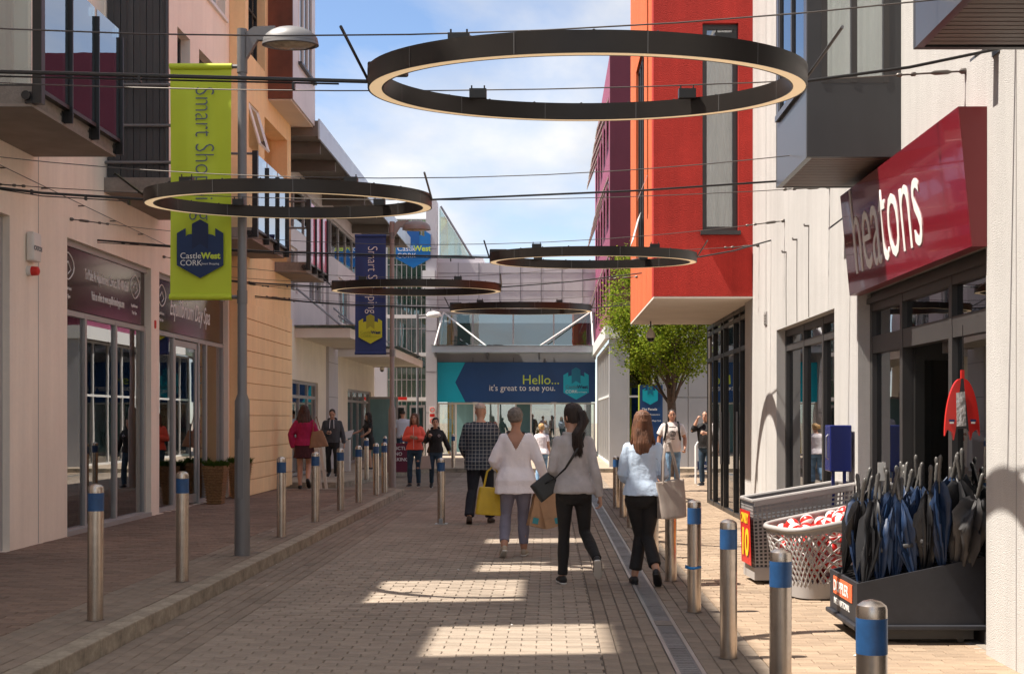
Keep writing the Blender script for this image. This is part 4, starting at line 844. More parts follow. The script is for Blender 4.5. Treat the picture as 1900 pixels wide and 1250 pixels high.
# ------------------------------------------------------------------ bollards
def make_bollard(h, lab):
    t = thing('bollard', lab, 'bollard', (0, 0, 0), 'steel bollards with a blue band'); r = .057
    MB().lathe((0, 0, 0), [(r, -.02), (r, h - .20)], 24).build('post', 'steel_brush', t, smooth=40)
    MB().lathe((0, 0, 0), [(r + .001, h - .20), (r + .001, h - .068)], 24).build('band', 'blue_band', t, smooth=40)
    MB().lathe((0, 0, 0), [(r, h - .068), (r, h - .035), (r * .93, h - .022), (r * .6, h - .008), (.006, h)], 24).build('cap', 'steel_brush', t, smooth=30)
    MB().lathe((0, 0, 0), [(r + .012, 0), (r + .004, .004)], 24).build('collar', 'joint_sand', t); return t
bR = make_bollard(.928, 'b')
RB = [(1.2, 4.8, 'nearest bollard, cut by the bottom edge before the umbrella box'), (1.2, 6.7, 'bollard in front of the lattice ball bin, cut by the bottom edge'), (1.2, 8.63, 'dented bollard in front of the price sign, foot in view'), (1.2, 10.67, 'bollard with blue tape left of the dented one'), (1.2, 12.7, 'bollard just right of the woman in light blue'),
      (1.2, 14.8, 'bollard behind the legs of the woman in light blue'), (1.2, 16.85, 'third bollard behind the woman in light blue'), (1.2, 18.9, 'bollard between the two young women, nearest of those'), (1.2, 20.9, 'bollard between the two young women, second of those'), (1.2, 23.0, 'farthest bollard between the two young women')]
for i, (x, y, lab) in enumerate(RB):
    o = bR if i == 0 else copytree(bR); o.location = (x, y, 0); o['label'] = lab; o.rotation_euler = (rng.uniform(-.006, .006), rng.uniform(-.006, .006), rng.uniform(0, 6))
bL = make_bollard(1.0, 'b')
LB = [(-3.32, 9.47, .12, 'nearest left bollard in front of the pink pier'), (-3.32, 11.72, .12, 'second left bollard in front of the shop window'), (-3.32, 16.07, .12, 'left bollard just beyond the lamp post, by the orange wall'), (-3.32, 18.4, .12, 'left bollard beside the woman in fuchsia'),
      (-3.32, 20.65, .12, 'left bollard in front of the man in grey hoodie'), (-3.32, 22.6, .12, 'left bollard right of the man in grey hoodie'), (-3.32, 24.9, .12, 'left bollard just before the second lamp post'), (-3.25, 25.6, .12, 'left bollard half hidden by its neighbour at the second lamp post'),
      (-4.42, 31.4, .12, 'slim far bollard in front of the woman in black'), (-4.36, 34.5, .12, 'slim far bollard left of the parking board'), (-4.1, 36.3, .12, 'far bollard behind the parking board'), (-2.84, 38.5, .12, 'far bollard right of the woman in black hoodie'), (-1.62, 19.5, 0, 'lone bollard standing in the road left of the man in plaid')]
for i, (x, y, z, lab) in enumerate(LB):
    o = bL if i == 0 else copytree(bL); o.location = (x, y, z); o['label'] = lab; o.rotation_euler = (rng.uniform(-.006, .006), rng.uniform(-.006, .006), rng.uniform(0, 6))
cen = bpy.data.objects.get('bollard')
o.rotation_euler = (0, 0, 0); WLOC[o.name] = Vector((-1.62, 19.5, 0)); bx('socket_plate', 'steel_edge', o, -1.71, -1.53, 19.41, 19.59, 0, .012); bx('lock', 'steel_galv', o, -1.65, -1.59, 19.40, 19.44, .012, .09)
tp = thing('tape_scrap', 'scrap of blue tape tied round the bollard', 'tape', (1.2, 10.67, .6)); MB().loft([[(1.2 + r * math.cos(k * math.pi / 8), 10.67 + r * math.sin(k * math.pi / 8), z + .004 * math.sin(k)) for k in range(16)] for r, z in ((.059, .36), (.061, .37), (.059, .38))], caps=False).prism([(1.145, 10.62, .36), (1.145, 10.62, .385), (1.12, 10.60, .40), (1.115, 10.60, .37)], (.002, .003, 0)).build('loop', 'shield_blue', tp)

# ------------------------------------------------------------------ shop-front goods
# sloping umbrella box on castors
ub = thing('umbrella_box', 'dark sloping display box holding folded umbrellas by the shop door', 'display box', (2.6, 9.55, 0))
X0, X1, Ya, Yb = 2.18, 3.08, 9.14, 10.02
m = MB(); zl, zr = .43, .62
P = lambda x, y, t: (x, y, (zl + (zr - zl) * (x - X0) / (X1 - X0)) if t else .14)
th = .018
for (xa, xb, ya, yb) in ((X0, X1, Ya, Ya + th), (X0, X1, Yb - th, Yb), (X0, X0 + th, Ya + th, Yb - th), (X1 - th, X1, Ya + th, Yb - th)):
    m.add([P(xa, ya, 0), P(xb, ya, 0), P(xb, yb, 0), P(xa, yb, 0), P(xa, ya, 1), P(xb, ya, 1), P(xb, yb, 1), P(xa, yb, 1)], [(0, 3, 2, 1), (4, 5, 6, 7), (0, 1, 5, 4), (1, 2, 6, 5), (2, 3, 7, 6), (3, 0, 4, 7)])
m.build('casing', 'box_navy', ub)
MB().box(X0 - .03, X1 + .01, Ya - .03, Yb + .03, .105, .139, bv=.008).build('base_ledge', 'box_navy', ub); MB().box(X0 + .08, X1 - .06, Ya + .05, Yb - .05, .03, .104).build('plinth', 'black_metal', ub)
g = MB()
for i in range(9): x = X0 + .03 + i * .104; z = zl + (zr - zl) * (x - X0) / (X1 - X0) - .05; g.box(x, x + .012, Ya + th, Yb - th, z, z + .012)
for j in range(8): y = Ya + .04 + j * .11; g.prism([(X0 + th, y, zl - .04), (X1 - th, y, zr - .04), (X1 - th, y, zr - .03), (X0 + th, y, zl - .03)], (0, .012, 0))
g.build('top_grid', 'black_metal', ub)
bd = MB().box(X0 - .006, X0 - .001, 9.28, 9.88, .27, .40).build('badge', 'plaster_redorange', ub); text('lettering', 'DOPPLER', .115, 'text_white', bd, (X0 - .008, 9.86, .295), '-x', xs=.98, bold=.002, ext=.001)
text('lettering', 'INTERNATIONAL', .065, 'text_white', ub, (X0 - .003, 9.87, .195), '-x', ext=.001, bold=.001)
for x in (X0 + .1, X1 - .15):
    for y in (Ya + .08, Yb - .12): MB().tube([(x, y - .02, .028), (x, y + .02, .028)], .026, 12).build('castor', 'black_metal', ub)
def umbrella_mesh(mat, seed, fat=1.0):
    r_ = random.Random(seed); m = MB(); secs = []; n = 48; ph = r_.uniform(0, 6)
    for t, rad in ((0, .012), (.05, .02), (.14, .034), (.26, .045), (.40, .058), (.50, .06), (.58, .045), (.62, .024), (.66, .012)):
        ring = []
        for k in range(n):
            a = 2 * math.pi * k / n; f = 1 + (1.05 * abs(math.sin(4 * a + ph + t * 4 + .5 * math.sin(a * 3 + ph))) - .55) * min(1, t * 4 + .2) + .22 * math.sin(3 * a + ph * 2 + t * 9) + .12 * math.sin(2 * a + t * 17 + ph)
            ring.append((rad * fat * f * math.cos(a) + .016 * math.sin(t * 6 + ph), rad * fat * f * math.sin(a) + .012 * math.sin(t * 8 + ph * 3), t + (.07 * math.sin(4 * a + ph) * (t > .45) if t < .64 else 0)))
        secs.append(ring)
    m.loft(secs)
    for k in range(5):
        a = r_.uniform(0, 6.28); b = a + r_.uniform(.5, .9); r0, r1 = .05 * fat, r_.uniform(.075, .105) * fat; zt_ = r_.uniform(.46, .58); zb_ = r_.uniform(.10, .28)
        Q = lambda r, an, z: (r * math.cos(an), r * math.sin(an), z)
        m.add([Q(r0, a, zt_), Q(r1, (a + b) / 2, zt_ - .05), Q(r0, b, zt_ + .02), Q(r0 * .8, a, (zt_ + zb_) / 2), Q(r1 * 1.05, (a + b) / 2 + .1, (zt_ + zb_) / 2), Q(r0 * .75, b, (zt_ + zb_) / 2 + .03), Q(r1 * .75, (a + b) / 2 + .2, zb_)], [(0, 1, 4, 3), (1, 2, 5, 4), (3, 4, 6), (4, 5, 6)])
    return m.mesh('canopy', mat, smooth=60)
def handle_mesh():
    m = MB(); pts = [(0, 0, .60), (0, 0, .70)]; m.tube(pts, .006, 8)
    pr = [(.013, .685), (.017, .70), (.0135, .725), (.0175, .745), (.014, .768), (.018, .79), (.0145, .812), (.018, .838), (.017, .86), (.010, .875), (.002, .88)]
    vs = []
    for r, z in pr: vs.append([(r * math.cos(k * math.pi / 6) * .85 + .015 * ((z - .70) / .18) ** 2, r * math.sin(k * math.pi / 6), z) for k in range(12)])
    m.loft(vs); return m.mesh('handle', 'handle_grey', smooth=50)
UM = {'navy': [umbrella_mesh('umb_navy', s, 1.0) for s in (1, 2, 3)], 'black': [umbrella_mesh('umb_black', s, 1.0) for s in (4, 5)], 'loose': [umbrella_mesh('umb_grey', 8, 1.7), umbrella_mesh('umb_black', 9, 1.5)]}
HM = handle_mesh(); tip = MB().lathe((0, 0, 0), [(.004, -.08), (.006, 0), (.008, .02)], 8).mesh('ferrule', 'steel_galv'); strap = MB().loft([[(r * math.cos(k * math.pi / 8), r * math.sin(k * math.pi / 8), z) for k in range(16)] for r, z in ((.046, .29), (.05, .30), (.05, .315), (.046, .325))], caps=False).mesh('strap', 'umb_grey')
uspots = []
r2 = random.Random(3)
for i in range(8):
    for j in range(5):
        if (i, j) in ((0, 3), (7, 3), (3, 2), (6, 1), (1, 2)): continue
        uspots.append((X0 + .09 + i * .105 + r2.uniform(-.02, .02), Ya + .10 + j * .165 + r2.uniform(-.03, .03), i, j))
for (x, y, i, j) in uspots:
    kind = 'loose' if i >= 6 and j == 0 else ('black' if (i + 2 * j) % 4 == 0 or i >= 6 else 'navy')
    if (i, j) == (6, 0): lab0 = 'half open grey umbrella second from the right end of the front row'
    elif j == 0: lab0 = 'folded %s umbrella, %s from the left in the front row of the display box' % ('dark bulging' if kind == 'loose' else kind, ['first', 'second', 'third', 'fourth', 'fifth', 'sixth', 'seventh', 'last'][i])
    else: lab0 = 'folded %s umbrella in the rows behind the front row of the display box' % kind
    lab = {'navy': 'folded navy umbrella standing handle up in the display box', 'black': 'folded black umbrella standing handle up in the display box', 'loose': 'half open grey umbrella bulging at the right end of the display box'}[kind]
    z = zl + (zr - zl) * (x - X0) / (X1 - X0) - .10 + r2.uniform(-.03, .08)
    t = thing('umbrella', lab0, 'umbrella', (0, 0, 0), 'umbrellas in the display box'); t.location = (x, y, z); t.rotation_euler = (r2.uniform(-.24, .24), r2.uniform(-.28, .18), r2.uniform(0, 6.28)); t.scale = (.96, .96, r2.uniform(.84, 1.0))
    for nm, me in (('canopy', r2.choice(UM[kind])), ('handle', HM), ('ferrule', tip), ('strap', strap)):
        o = bpy.data.objects.new(nm, me); COL.objects.link(o); o.parent = t
# price ticket stuck among the umbrellas
tk = thing('price_ticket', 'white price ticket on a stick among the umbrellas', 'ticket', (2.55, 9.9, .5)); bx('card', 'white_plastic', tk, 2.52, 2.58, 9.9, 9.905, 1.12, 1.26); bx('stick', 'steel_galv', tk, 2.545, 2.555, 9.9, 9.905, .45, 1.12)
# oval lattice bin with balls
def oval(cx, cy, rx, ry, z, n=56, tilt=0.0, rot=0.0):
    o = []
    for k in range(n):
        a = 2 * math.pi * k / n; ex = 4.2; c, s = math.cos(a), math.sin(a)
        px, py = rx * math.copysign(abs(c) ** (2 / ex), c), ry * math.copysign(abs(s) ** (2 / ex), s)
        o.append((cx + px * math.cos(rot) - py * math.sin(rot), cy + px * math.sin(rot) + py * math.cos(rot), z + tilt * px))
    return o
lb = thing('lattice_bin', 'grey plastic lattice bin full of red and white balls', 'bin', (2.52, 11.75, 0)); C = (2.52, 11.72); rot = R(16)
def surf(u, v):  # u angle 0..1, v height 0..1
    z = .09 + v * .60; rx = .40 + .10 * v; ry = .34 + .06 * v; n = 560
    a = 2 * math.pi * u; ex = 4.2; c, s = math.cos(a), math.sin(a); px, py = rx * math.copysign(abs(c) ** (2 / ex), c), ry * math.copysign(abs(s) ** (2 / ex), s)
    return Vector((C[0] + px * math.cos(rot) - py * math.sin(rot), C[1] + px * math.sin(rot) + py * math.cos(rot), z + .16 * v * v * px))
MB().loft([oval(*C, .36, .30, .0, rot=rot), oval(*C, .40, .34, .015, rot=rot), oval(*C, .41, .35, .15, rot=rot), oval(*C, .40, .34, .15, rot=rot)], caps=False).build('base', 'bin_grey', lb, smooth=40)
MB().loft([oval(*C, .38, .32, .02, rot=rot), oval(*C, .01, .01, .021, rot=rot)], caps=False).build('bottom', 'bin_grey', lb)
lat = MB(); n = 38
for i in range(n):
    for dr_ in (1, -1):
        lat.tube([surf(i / n + dr_ * v * 5.0 / n, .06 + v * .84) for v in [k / 9 for k in range(10)]], .0088, 5)
lat.build('lattice', 'bin_grey', lb)
MB().tube([surf(k / 60, 1.0) for k in range(60)], .024, 10, True).build('rim', 'bin_grey', lb, smooth=True)
MB().loft([[surf(k / 60, v) + Vector((0, 0, 0)) for k in range(60)] for v in (.88, 1.0)], caps=False).build('collar', 'bin_grey', lb, smooth=True)
def ball_mesh(seed):
    m = MB(); n, k = 16, 10; vs = []; fs = []; mi = []
    for j in range(k + 1):
        a = math.pi * j / k
        for i in range(n): b = 2 * math.pi * i / n; vs.append((math.sin(a) * math.cos(b), math.sin(a) * math.sin(b), math.cos(a)))
    for j in range(k):
        for i in range(n):
            m.cur = 1 if (i // 2) % 2 == 0 else 0; m.add([vs[j * n + i], vs[j * n + (i + 1) % n], vs[(j + 1) * n + (i + 1) % n], vs[(j + 1) * n + i]], [(0, 1, 2, 3)])
    me = m.mesh('ball', ['ball_white', 'red_plastic']); bm = bmesh.new(); bm.from_mesh(me); bmesh.ops.remove_doubles(bm, verts=bm.verts, dist=1e-4); bmesh.ops.recalc_face_normals(bm, faces=bm.faces)
    for f in bm.faces: f.smooth = True
    bm.to_mesh(me); bm.free(); return me
bme = ball_mesh(1); r3 = random.Random(5); placed = []
for _ in range(6000):
    v = r3.uniform(.05, .96); a = r3.random(); q = surf(a, v); c = Vector((C[0], C[1], q.z)); p = c + (q - c) * math.sqrt(r3.uniform(0.05, 1)) * .76
    if p.z < .12 or any((p - o).length < .106 for o in placed): continue
    placed.append(p)
    if len(placed) > 120: break
for p in placed:
    o = bpy.data.objects.new('ball', bme); COL.objects.link(o); o.location = p; o.rotation_euler = (r3.uniform(0, 6), r3.uniform(0, 6), r3.uniform(0, 6)); o.scale = (.066,) * 3
    tag(o, 'red and white striped ball in the lattice bin', 'ball', 'balls in the lattice bin')
# perforated bin behind it
pb = thing('perforated_bin', 'grey perforated metal bin with red price card behind the lattice bin', 'bin', (2.3, 12.9, 0))
c_, s_ = math.cos(R(3)), math.sin(R(3)); ox, oy = 1.99, 12.45
def G(u, v, z): return (ox + u * c_ - v * s_, oy + u * s_ + v * c_, z)
m = MB()
def perf(p00, p10, p11, p01, nu, nv, hole=.55):
    p00, p10, p11, p01 = map(Vector, (p00, p10, p11, p01)); B = lambda u, v: p00.lerp(p10, u).lerp(p01.lerp(p11, u), v)
    for i in range(nu):
        for j in range(nv):
            o4 = [B((i + a) / nu, (j + b) / nv) for a, b in ((0, 0), (1, 0), (1, 1), (0, 1))]; e = (1 - hole) / 2
            i4 = [B((i + a) / nu, (j + b) / nv) for a, b in ((e, e), (1 - e, e), (1 - e, 1 - e), (e, 1 - e))]
            m.add(o4 + i4, [(k, (k + 1) % 4, 4 + (k + 1) % 4, 4 + k) for k in range(4)])
zt0, zt1 = .80, .96
perf(G(0, 0, .16), G(.9, 0, .16), G(.96, -.02, zt1 - .05), G(-.03, -.02, zt0 - .05), 22, 17, .6); perf(G(0, .5, .16), G(0, 0, .16), G(-.03, -.02, zt0 - .05), G(-.03, .54, zt0 - .05), 13, 17, .6)
m.build('side_panels', 'bin_grey', pb)
MB().add([G(.02, .02, .1), G(.88, .02, .1), G(.88, .48, .1), G(.02, .48, .1), G(.0, .02, .62), G(.93, .02, .74), G(.93, .5, .74), G(.0, .5, .62)], [(0, 3, 2, 1), (4, 5, 6, 7), (0, 1, 5, 4), (1, 2, 6, 5), (2, 3, 7, 6), (3, 0, 4, 7)]).build('dark_filler', 'charcoal', pb)  # dark block added inside so the bin's holes read as shaded
MB().quad(G(.9, 0, .16), G(.9, .5, .16), G(.96, .54, zt1), G(.96, -.02, zt1)).quad(G(0, .5, .16), G(.9, .5, .16), G(.96, .54, zt1), G(-.03, .54, zt0)).build('back_panels', 'bin_grey', pb)
MB().tube([G(-.03, -.02, zt0), G(.96, -.02, zt1), G(.96, .54, zt1), G(-.03, .54, zt0)], .02, 8, True).prism([G(-.02, -.03, zt0 - .05), G(.95, -.03, zt1 - .05), G(.95, -.03, zt1), G(-.02, -.03, zt0)], (0, -.012, 0)).build('rim', 'bin_grey', pb)
MB().add([G(-.01, -.01, .04), G(.91, -.01, .04), G(.91, .51, .04), G(-.01, .51, .04), G(-.01, -.01, .16), G(.91, -.01, .16), G(.91, .51, .16), G(-.01, .51, .16)], [(0, 3, 2, 1), (4, 5, 6, 7), (0, 1, 5, 4), (1, 2, 6, 5), (2, 3, 7, 6), (3, 0, 4, 7)]).build('base', 'bin_grey', pb)
pc = thing('price_card', 'red and yellow price card fixed to the end of the perforated bin', 'price card', (1.9, 12.6, .2))
MB().add([G(-.045, .44, .18), G(-.045, -.02, .18), G(-.06, -.02, .70), G(-.06, .44, .70)], [(0, 1, 2, 3)]).add([G(-.04, .44, .18), G(-.04, -.02, .18), G(-.055, -.02, .70), G(-.055, .44, .70)], [(3, 2, 1, 0)]).build('card', 'red_plastic', pc)
e1 = Vector(G(0, 0, 0)) - Vector(G(0, 1, 0))
text('lettering', '10', .36, 'price_yellow', pc, G(-.057, .40, .27), basis=(e1, (0, 0, 1)), ext=.001, bold=.01); text('lettering', 'ONLY', .13, 'price_yellow', pc, G(-.062, .40, .58), basis=(e1, (0, 0, 1)), ext=.001, bold=.004)
# navy dispenser box on two legs
bb = thing('dispenser_box', 'navy metal box on two legs against the white wall', 'box', (2.86, 12.62, 0))
MB().box(2.72, 2.93, 12.5, 12.74, 1.08, 1.53, bv=.01).build('casing', 'navy_gloss', bb); MB().box(2.75, 2.78, 12.56, 12.59, 0, 1.08).box(2.86, 2.89, 12.56, 12.59, 0, 1.08).build('leg', 'navy_gloss', bb); MB().tube([(2.71, 12.53, 1.2), (2.69, 12.53, 1.22), (2.69, 12.53, 1.42), (2.71, 12.53, 1.44)], .008, 6).build('handle', 'steel_galv', bb)
# red board hung in the doorway
rd = thing('bodyboard', 'red and black arched board hanging in the shop doorway', 'board', (2.98, 9.0, 1.4))
yb_ = 9.05; outl = []
for k in range(13): a = k / 12 * math.pi / 2; outl.append((-.01 - .112 * math.sin(a) ** .9, .40 - .40 * (1 - math.cos(a)) ** .9))
left = [(x, z) for x, z in outl] + [(-.105, .045), (-.085, .035), (-.07, .02), (-.06, -.03)]
mid_l = [(-.045, .05), (-.01, .40)]
c0 = (2.895, 1.475)
recalc(MB().prism([(c0[0] + x, yb_, c0[1] + z) for x, z in left + mid_l[:1] + [(-.02, .30)]], (0, .03, 0)).prism([(c0[0] - x, yb_, c0[1] + z) for x, z in left + mid_l[:1] + [(-.02, .30)]], (0, .03, 0)).build('fin', 'red_plastic', rd))
MB().prism([(c0[0] + x, yb_ + .004, c0[1] + z) for x, z in ((0, .40), (-.012, .40), (-.058, .02), (-.03, .05), (.03, .05), (.058, .02), (.012, .40))], (0, .02, 0)).build('centre_panel', 'charcoal', rd)
bx('peg', 'red_plastic', rd, c0[0] - .008, c0[0] + .014, yb_, yb_ + .02, c0[1] + .40, c0[1] + .46); MB().prism([(c0[0] - .045, yb_ - .006, c0[1] + .30), (c0[0] + .015, yb_ - .006, c0[1] + .31), (c0[0] + .025, yb_ - .006, c0[1] + .07), (c0[0] - .04, yb_ - .006, c0[1] + .065)], (0, .005, 0)).build('foil_pack', 'foil', rd)
for s in (-1, 1): bx('label_strip', 'white_plastic', rd, c0[0] + s * .075 - .014, c0[0] + s * .075 + .014, yb_ - .003, yb_ - .0005, c0[1] + .085, c0[1] + .098); bx('label_strip', 'navy', rd, c0[0] + s * .075 - .02, c0[0] + s * .075 + .02, yb_ - .003, yb_ - .0005, c0[1] + .10, c0[1] + .115)
MB().tube([(c0[0] + .005, yb_ + .01, c0[1] + .46), (c0[0] + .005, yb_ + .01, 2.25)], .003, 5).build('cord', 'black_metal', rd)

# ------------------------------------------------------------------ left pavement objects
def basket(x, y, lab, h=.52):
    t = thing('wicker_planter', lab, 'planter', (x, y, .12), 'wicker planters by the spa door'); q = lambda r, z, tw=0: [(x + r * (1.0 if k in (0, 3) else 1) * a, y + r * b, .12 + z) for k, (a, b) in enumerate(((-1, -1), (1, -1), (1, 1), (-1, 1)))]
    MB().loft([q(.115, 0), q(.14, h * .4), q(.185, h), q(.17, h), q(.16, h - .06)]).build('basket', 'wicker', t)
    w_ = MB()
    for i in range(14): z = .02 + i * h / 14.5; r = .115 + .07 * z / h + .008; w_.tube([p for p in q(r, z)], .012, 5, True)
    w_.build('weave', 'wicker', t)
    g = MB(); rr = random.Random(int(x * 100) + int(y * 10))
    for i in range(700):
        a, rad = rr.uniform(0, 6.28), .20 * math.sqrt(rr.random()); b = Vector((x + rad * math.cos(a), y + rad * math.sin(a), .12 + h - .03 + rr.uniform(0, .06))); d = Vector((math.cos(a) * rr.uniform(0, .08), math.sin(a) * rr.uniform(0, .08), rr.uniform(.02, .09))); s = Vector((rr.uniform(-1, 1), rr.uniform(-1, 1), 0)) * .010
        g.quad(b - s, b + s, b + d + s * .3, b + d - s * .3)
    o = g.build('foliage', 'leaf_dark', t); o['kind'] = 'stuff'
basket(-5.74, 22.3, 'wicker planter with green tuft right of the spa door', .66); basket(-5.72, 23.95, 'wicker planter half hidden behind the near lamp post', .66)
pf = thing('window_poster', 'large portrait poster of a woman standing behind the shop glass', 'poster', (-6.3, 18.5, .2)); bx('panel', 'interior_white', pf, -6.33, -6.31, 17.98, 19.03, .3, 2.75)
def fl(pts, nm, mat, x=-6.305): recalc(MB().prism([(x, y, z) for y, z in pts], (.003, 0, 0)).build(nm, mat, pf))
ell = lambda cy, cz, ry, rz, n=20: [(cy + ry * math.cos(2 * math.pi * k / n), cz + rz * math.sin(2 * math.pi * k / n)) for k in range(n)]
fl(ell(18.50, 1.75, .46, .85), 'hair', 'poster_hair'); fl(ell(18.50, 1.62, .30, .56), 'face', 'poster_face', -6.301); 
for s in (-1, 1): fl(ell(18.50 + s * .13, 1.74, .07, .03), 'eye', 'poster_hair', -6.297); fl([(18.50 + s * .05, 1.86), (18.50 + s * .21, 1.88), (18.50 + s * .20, 1.91), (18.50 + s * .06, 1.90)], 'eyebrow', 'poster_hair', -6.297)
fl(ell(18.50, 1.28, .10, .035), 'mouth', 'plaster_plum', -6.297); fl([(18.46, 1.45), (18.54, 1.45), (18.52, 1.50), (18.48, 1.50)], 'nose', 'poster_hair', -6.297); fl([(18.33, 1.10), (18.67, 1.10), (18.83, .35), (18.13, .35)], 'neck', 'poster_face', -6.302)
# boards
ab = thing('parking_board', 'maroon no parking board standing by the second lamp post', 'sign', (-4.05, 34.8, .12))
MB().prism([(-4.35, 34.8, .14), (-3.75, 34.8, .14), (-3.75, 34.95, .92), (-4.35, 34.95, .92)], (0, .025, 0)).build('panel', 'plaster_maroon', ab); MB().prism([(-4.35, 35.25, .14), (-3.75, 35.25, .14), (-3.75, 34.98, .92), (-4.35, 34.98, .92)], (0, .02, 0)).build('panel', 'plaster_maroon', ab)
for i, s_t in enumerate(('STRICTLY', 'NO', 'PARKING')): z = .74 - i * .15; text('lettering', s_t, .13, 'text_white', ab, (-4.05, 34.78 + (z - .14) * .192, z), align='CENTER', basis=((1, 0, 0), (0, .189, .982)), ext=.001)
aw = thing('easel_board', 'pale wooden board leaning behind the woman in fuchsia', 'sign', (-4.9, 28.3, 0))
MB().prism([(-5.02, 28.2, 0), (-4.94, 28.2, 0), (-5.08, 28.5, .95), (-5.16, 28.5, .95)], (0, .05, 0)).build('leg', 'wood_pale', aw); MB().prism([(-4.88, 28.25, 0), (-4.82, 28.25, 0), (-5.0, 28.5, .95), (-5.06, 28.5, .95)], (0, .05, 0)).build('leg', 'wood_pale', aw); MB().prism([(-5.15, 28.54, .1), (-5.02, 28.54, .1), (-5.07, 28.56, .93), (-5.2, 28.56, .93)], (0, .03, 0)).build('panel', 'frame_white', aw)
lc = thing('leaflet_stand', 'white leaflet stand beside the woman in black', 'stand', (-5.75, 36.2, .12))
MB().prism([(-5.95, 36.0, .12), (-5.55, 36.0, .12), (-5.55, 36.0, 1.0), (-5.95, 36.0, .92)], (0, .3, 0)).build('body', 'white_plastic', lc); MB().prism([(-6.0, 35.95, .94), (-5.5, 35.95, 1.05), (-5.45, 36.2, 1.25), (-5.9, 36.2, 1.15)], (0, .02, .02)).build('tray', 'frame_white', lc)
ns = thing('notice_plate', 'small red and white warning notice on the mall column', 'notice', (-4.6, YM - .36, 1.5)); bx('plate', 'white_plastic', ns, -4.68, -4.43, YM - .365, YM - .355, 1.35, 2.05)
for z in (1.48, 1.92): MB().tube([(-4.555 + .08 * math.cos(k * math.pi / 8), YM - .37, z + .08 * math.sin(k * math.pi / 8)) for k in range(16)], .014, 6, True).build('symbol', 'red_plastic', ns)
bx('symbol', 'red_plastic', ns, -4.65, -4.46, YM - .37, YM - .366, 1.64, 1.76)
# dome cameras
def dome(x, y, z, lab):
    t = thing('dome_camera', lab, 'security camera', (x, y, z)); MB().lathe((x, y, z), [(.012, .0), (.03, -.04), (.075, -.10), (.085, -.16), (.082, -.19)][::-1], 16).build('housing', 'white_plastic', t, smooth=50); MB().lathe((x, y, z), [(.01, -.26), (.045, -.245), (.065, -.215), (.07, -.191)], 16).build('dome', 'black_metal', t, smooth=50); MB().tube([(x, y, z), (x, y, z + .12)], .015, 8).build('stem', 'lamp_grey', t)
dome(1.83, 23.2, 3.22, 'white dome camera under the cream soffit of the red block'); dome(-5.95, 46.2, 3.5, 'white dome camera on the corner of the cream building')
# totem and barrier on the right
tt = thing('direction_totem', 'navy direction totem with teal shield behind the man in the printed shirt', 'sign', (2.8, 37.2, 0)); bx('panel', 'sign_blue', tt, 2.62, 3.28, 37.2, 37.3, .1, 2.55); bx('edge_strip', 'text_lime', tt, 2.585, 2.619, 37.2, 37.3, .1, 2.55)
shield(tt, (2.70, 37.195, 1.98), (1, 0, 0), (0, 0, 1), (0, -1, 0), .44, 'sign_teal', 'sign_teal_dark'); text('lettering', 'The Parade', .095, 'text_white', tt, (2.68, 37.194, 1.82), '-y', bold=.002); text('lettering', 'East Restaurants', .06, 'text_white', tt, (2.80, 37.194, 1.68), '-y'); text('lettering', 'West Village Park', .06, 'text_white', tt, (2.80, 37.194, 1.50), '-y'); text('lettering', 'TAXIS', .085, 'text_white', tt, (2.72, 37.194, 1.25), '-y', bold=.002)
MB().tube([(2.72, 37.198, 1.70), (2.72, 37.19, 1.70)], .045, 14).build('symbol', 'text_lime', tt)
br = thing('barrier', 'white tubular barrier with blue lower panel beside the glazed corner', 'barrier', (4.1, 31.5, 0))
MB().tube([(3.58, 31.5, 0), (3.58, 31.5, .92), (3.62, 31.5, 1.0), (4.7, 31.5, 1.0), (4.74, 31.5, .92), (4.74, 31.5, 0)], .025, 8).tube([(3.58, 31.5, .3), (4.74, 31.5, .3)], .02, 8).build('frame', 'frame_white', br, smooth=True); bx('panel', 'navy', br, 3.62, 4.70, 31.49, 31.51, .34, .55)
text('lettering', 'Freedom of fit', .13, 'text_white', br, (3.66, 31.485, .40), '-y')

# wires fixed along the facades
gw = thing('wall_wire', 'long steel guide wire with small standoffs along the pink wall', 'wire', (XL, 16, 4.3))
MB().tube([(XL + .07, 9.0, 4.38), (XL + .07, 16, 4.31), (XL + .07, 24.2, 4.24)], .005, 6).build('wire', 'wire_steel', gw)
for i in range(13): y = 9.3 + i * 1.2; MB().tube([(XL, y, 4.37 - (y - 9) * .0092), (XL + .08, y, 4.37 - (y - 9) * .0092)], .009, 6).build('standoff', 'wire_steel', gw)
for i, (y, zt_) in enumerate(((16.1, 3.66), (15.4, 3.72), (14.7, 3.78))):
    dc = thing('drop_cable', ['leftmost', 'middle', 'rightmost'][i] + ' of three thin cables dropping down the white wall above the window', 'cable', (XR, y, 2.74), 'drop cables on the white wall')
    MB().tube([(XR - .004, y, 2.745), (XR - .004, y + .01, 3.2), (XR - .004, y, zt_)], .004, 5).build('cable', 'wire_steel', dc)
    MB().tube([(XR, y, zt_), (XR - .05, y, zt_), (XR - .05, y + .03, zt_ + .02)], .012, 6).build('eye_bolt', 'wire_steel', dc)
for y, z, lab in ((17.6, 2.95, 'small grey vent grille high on the white wall left of the window'), ):
    vt = thing('wall_vent', lab, 'vent', (XR, y, z)); bx('plate', 'bin_grey', vt, XR - .015, XR + .001, y - .09, y + .09, z - .09, z + .09)
    for k in range(4): bx('louvre', 'frame_grey', vt, XR - .024, XR - .0155, y - .075, y + .075, z - .07 + k * .038, z - .052 + k * .038)
lt = MB(); rl = random.Random(77)
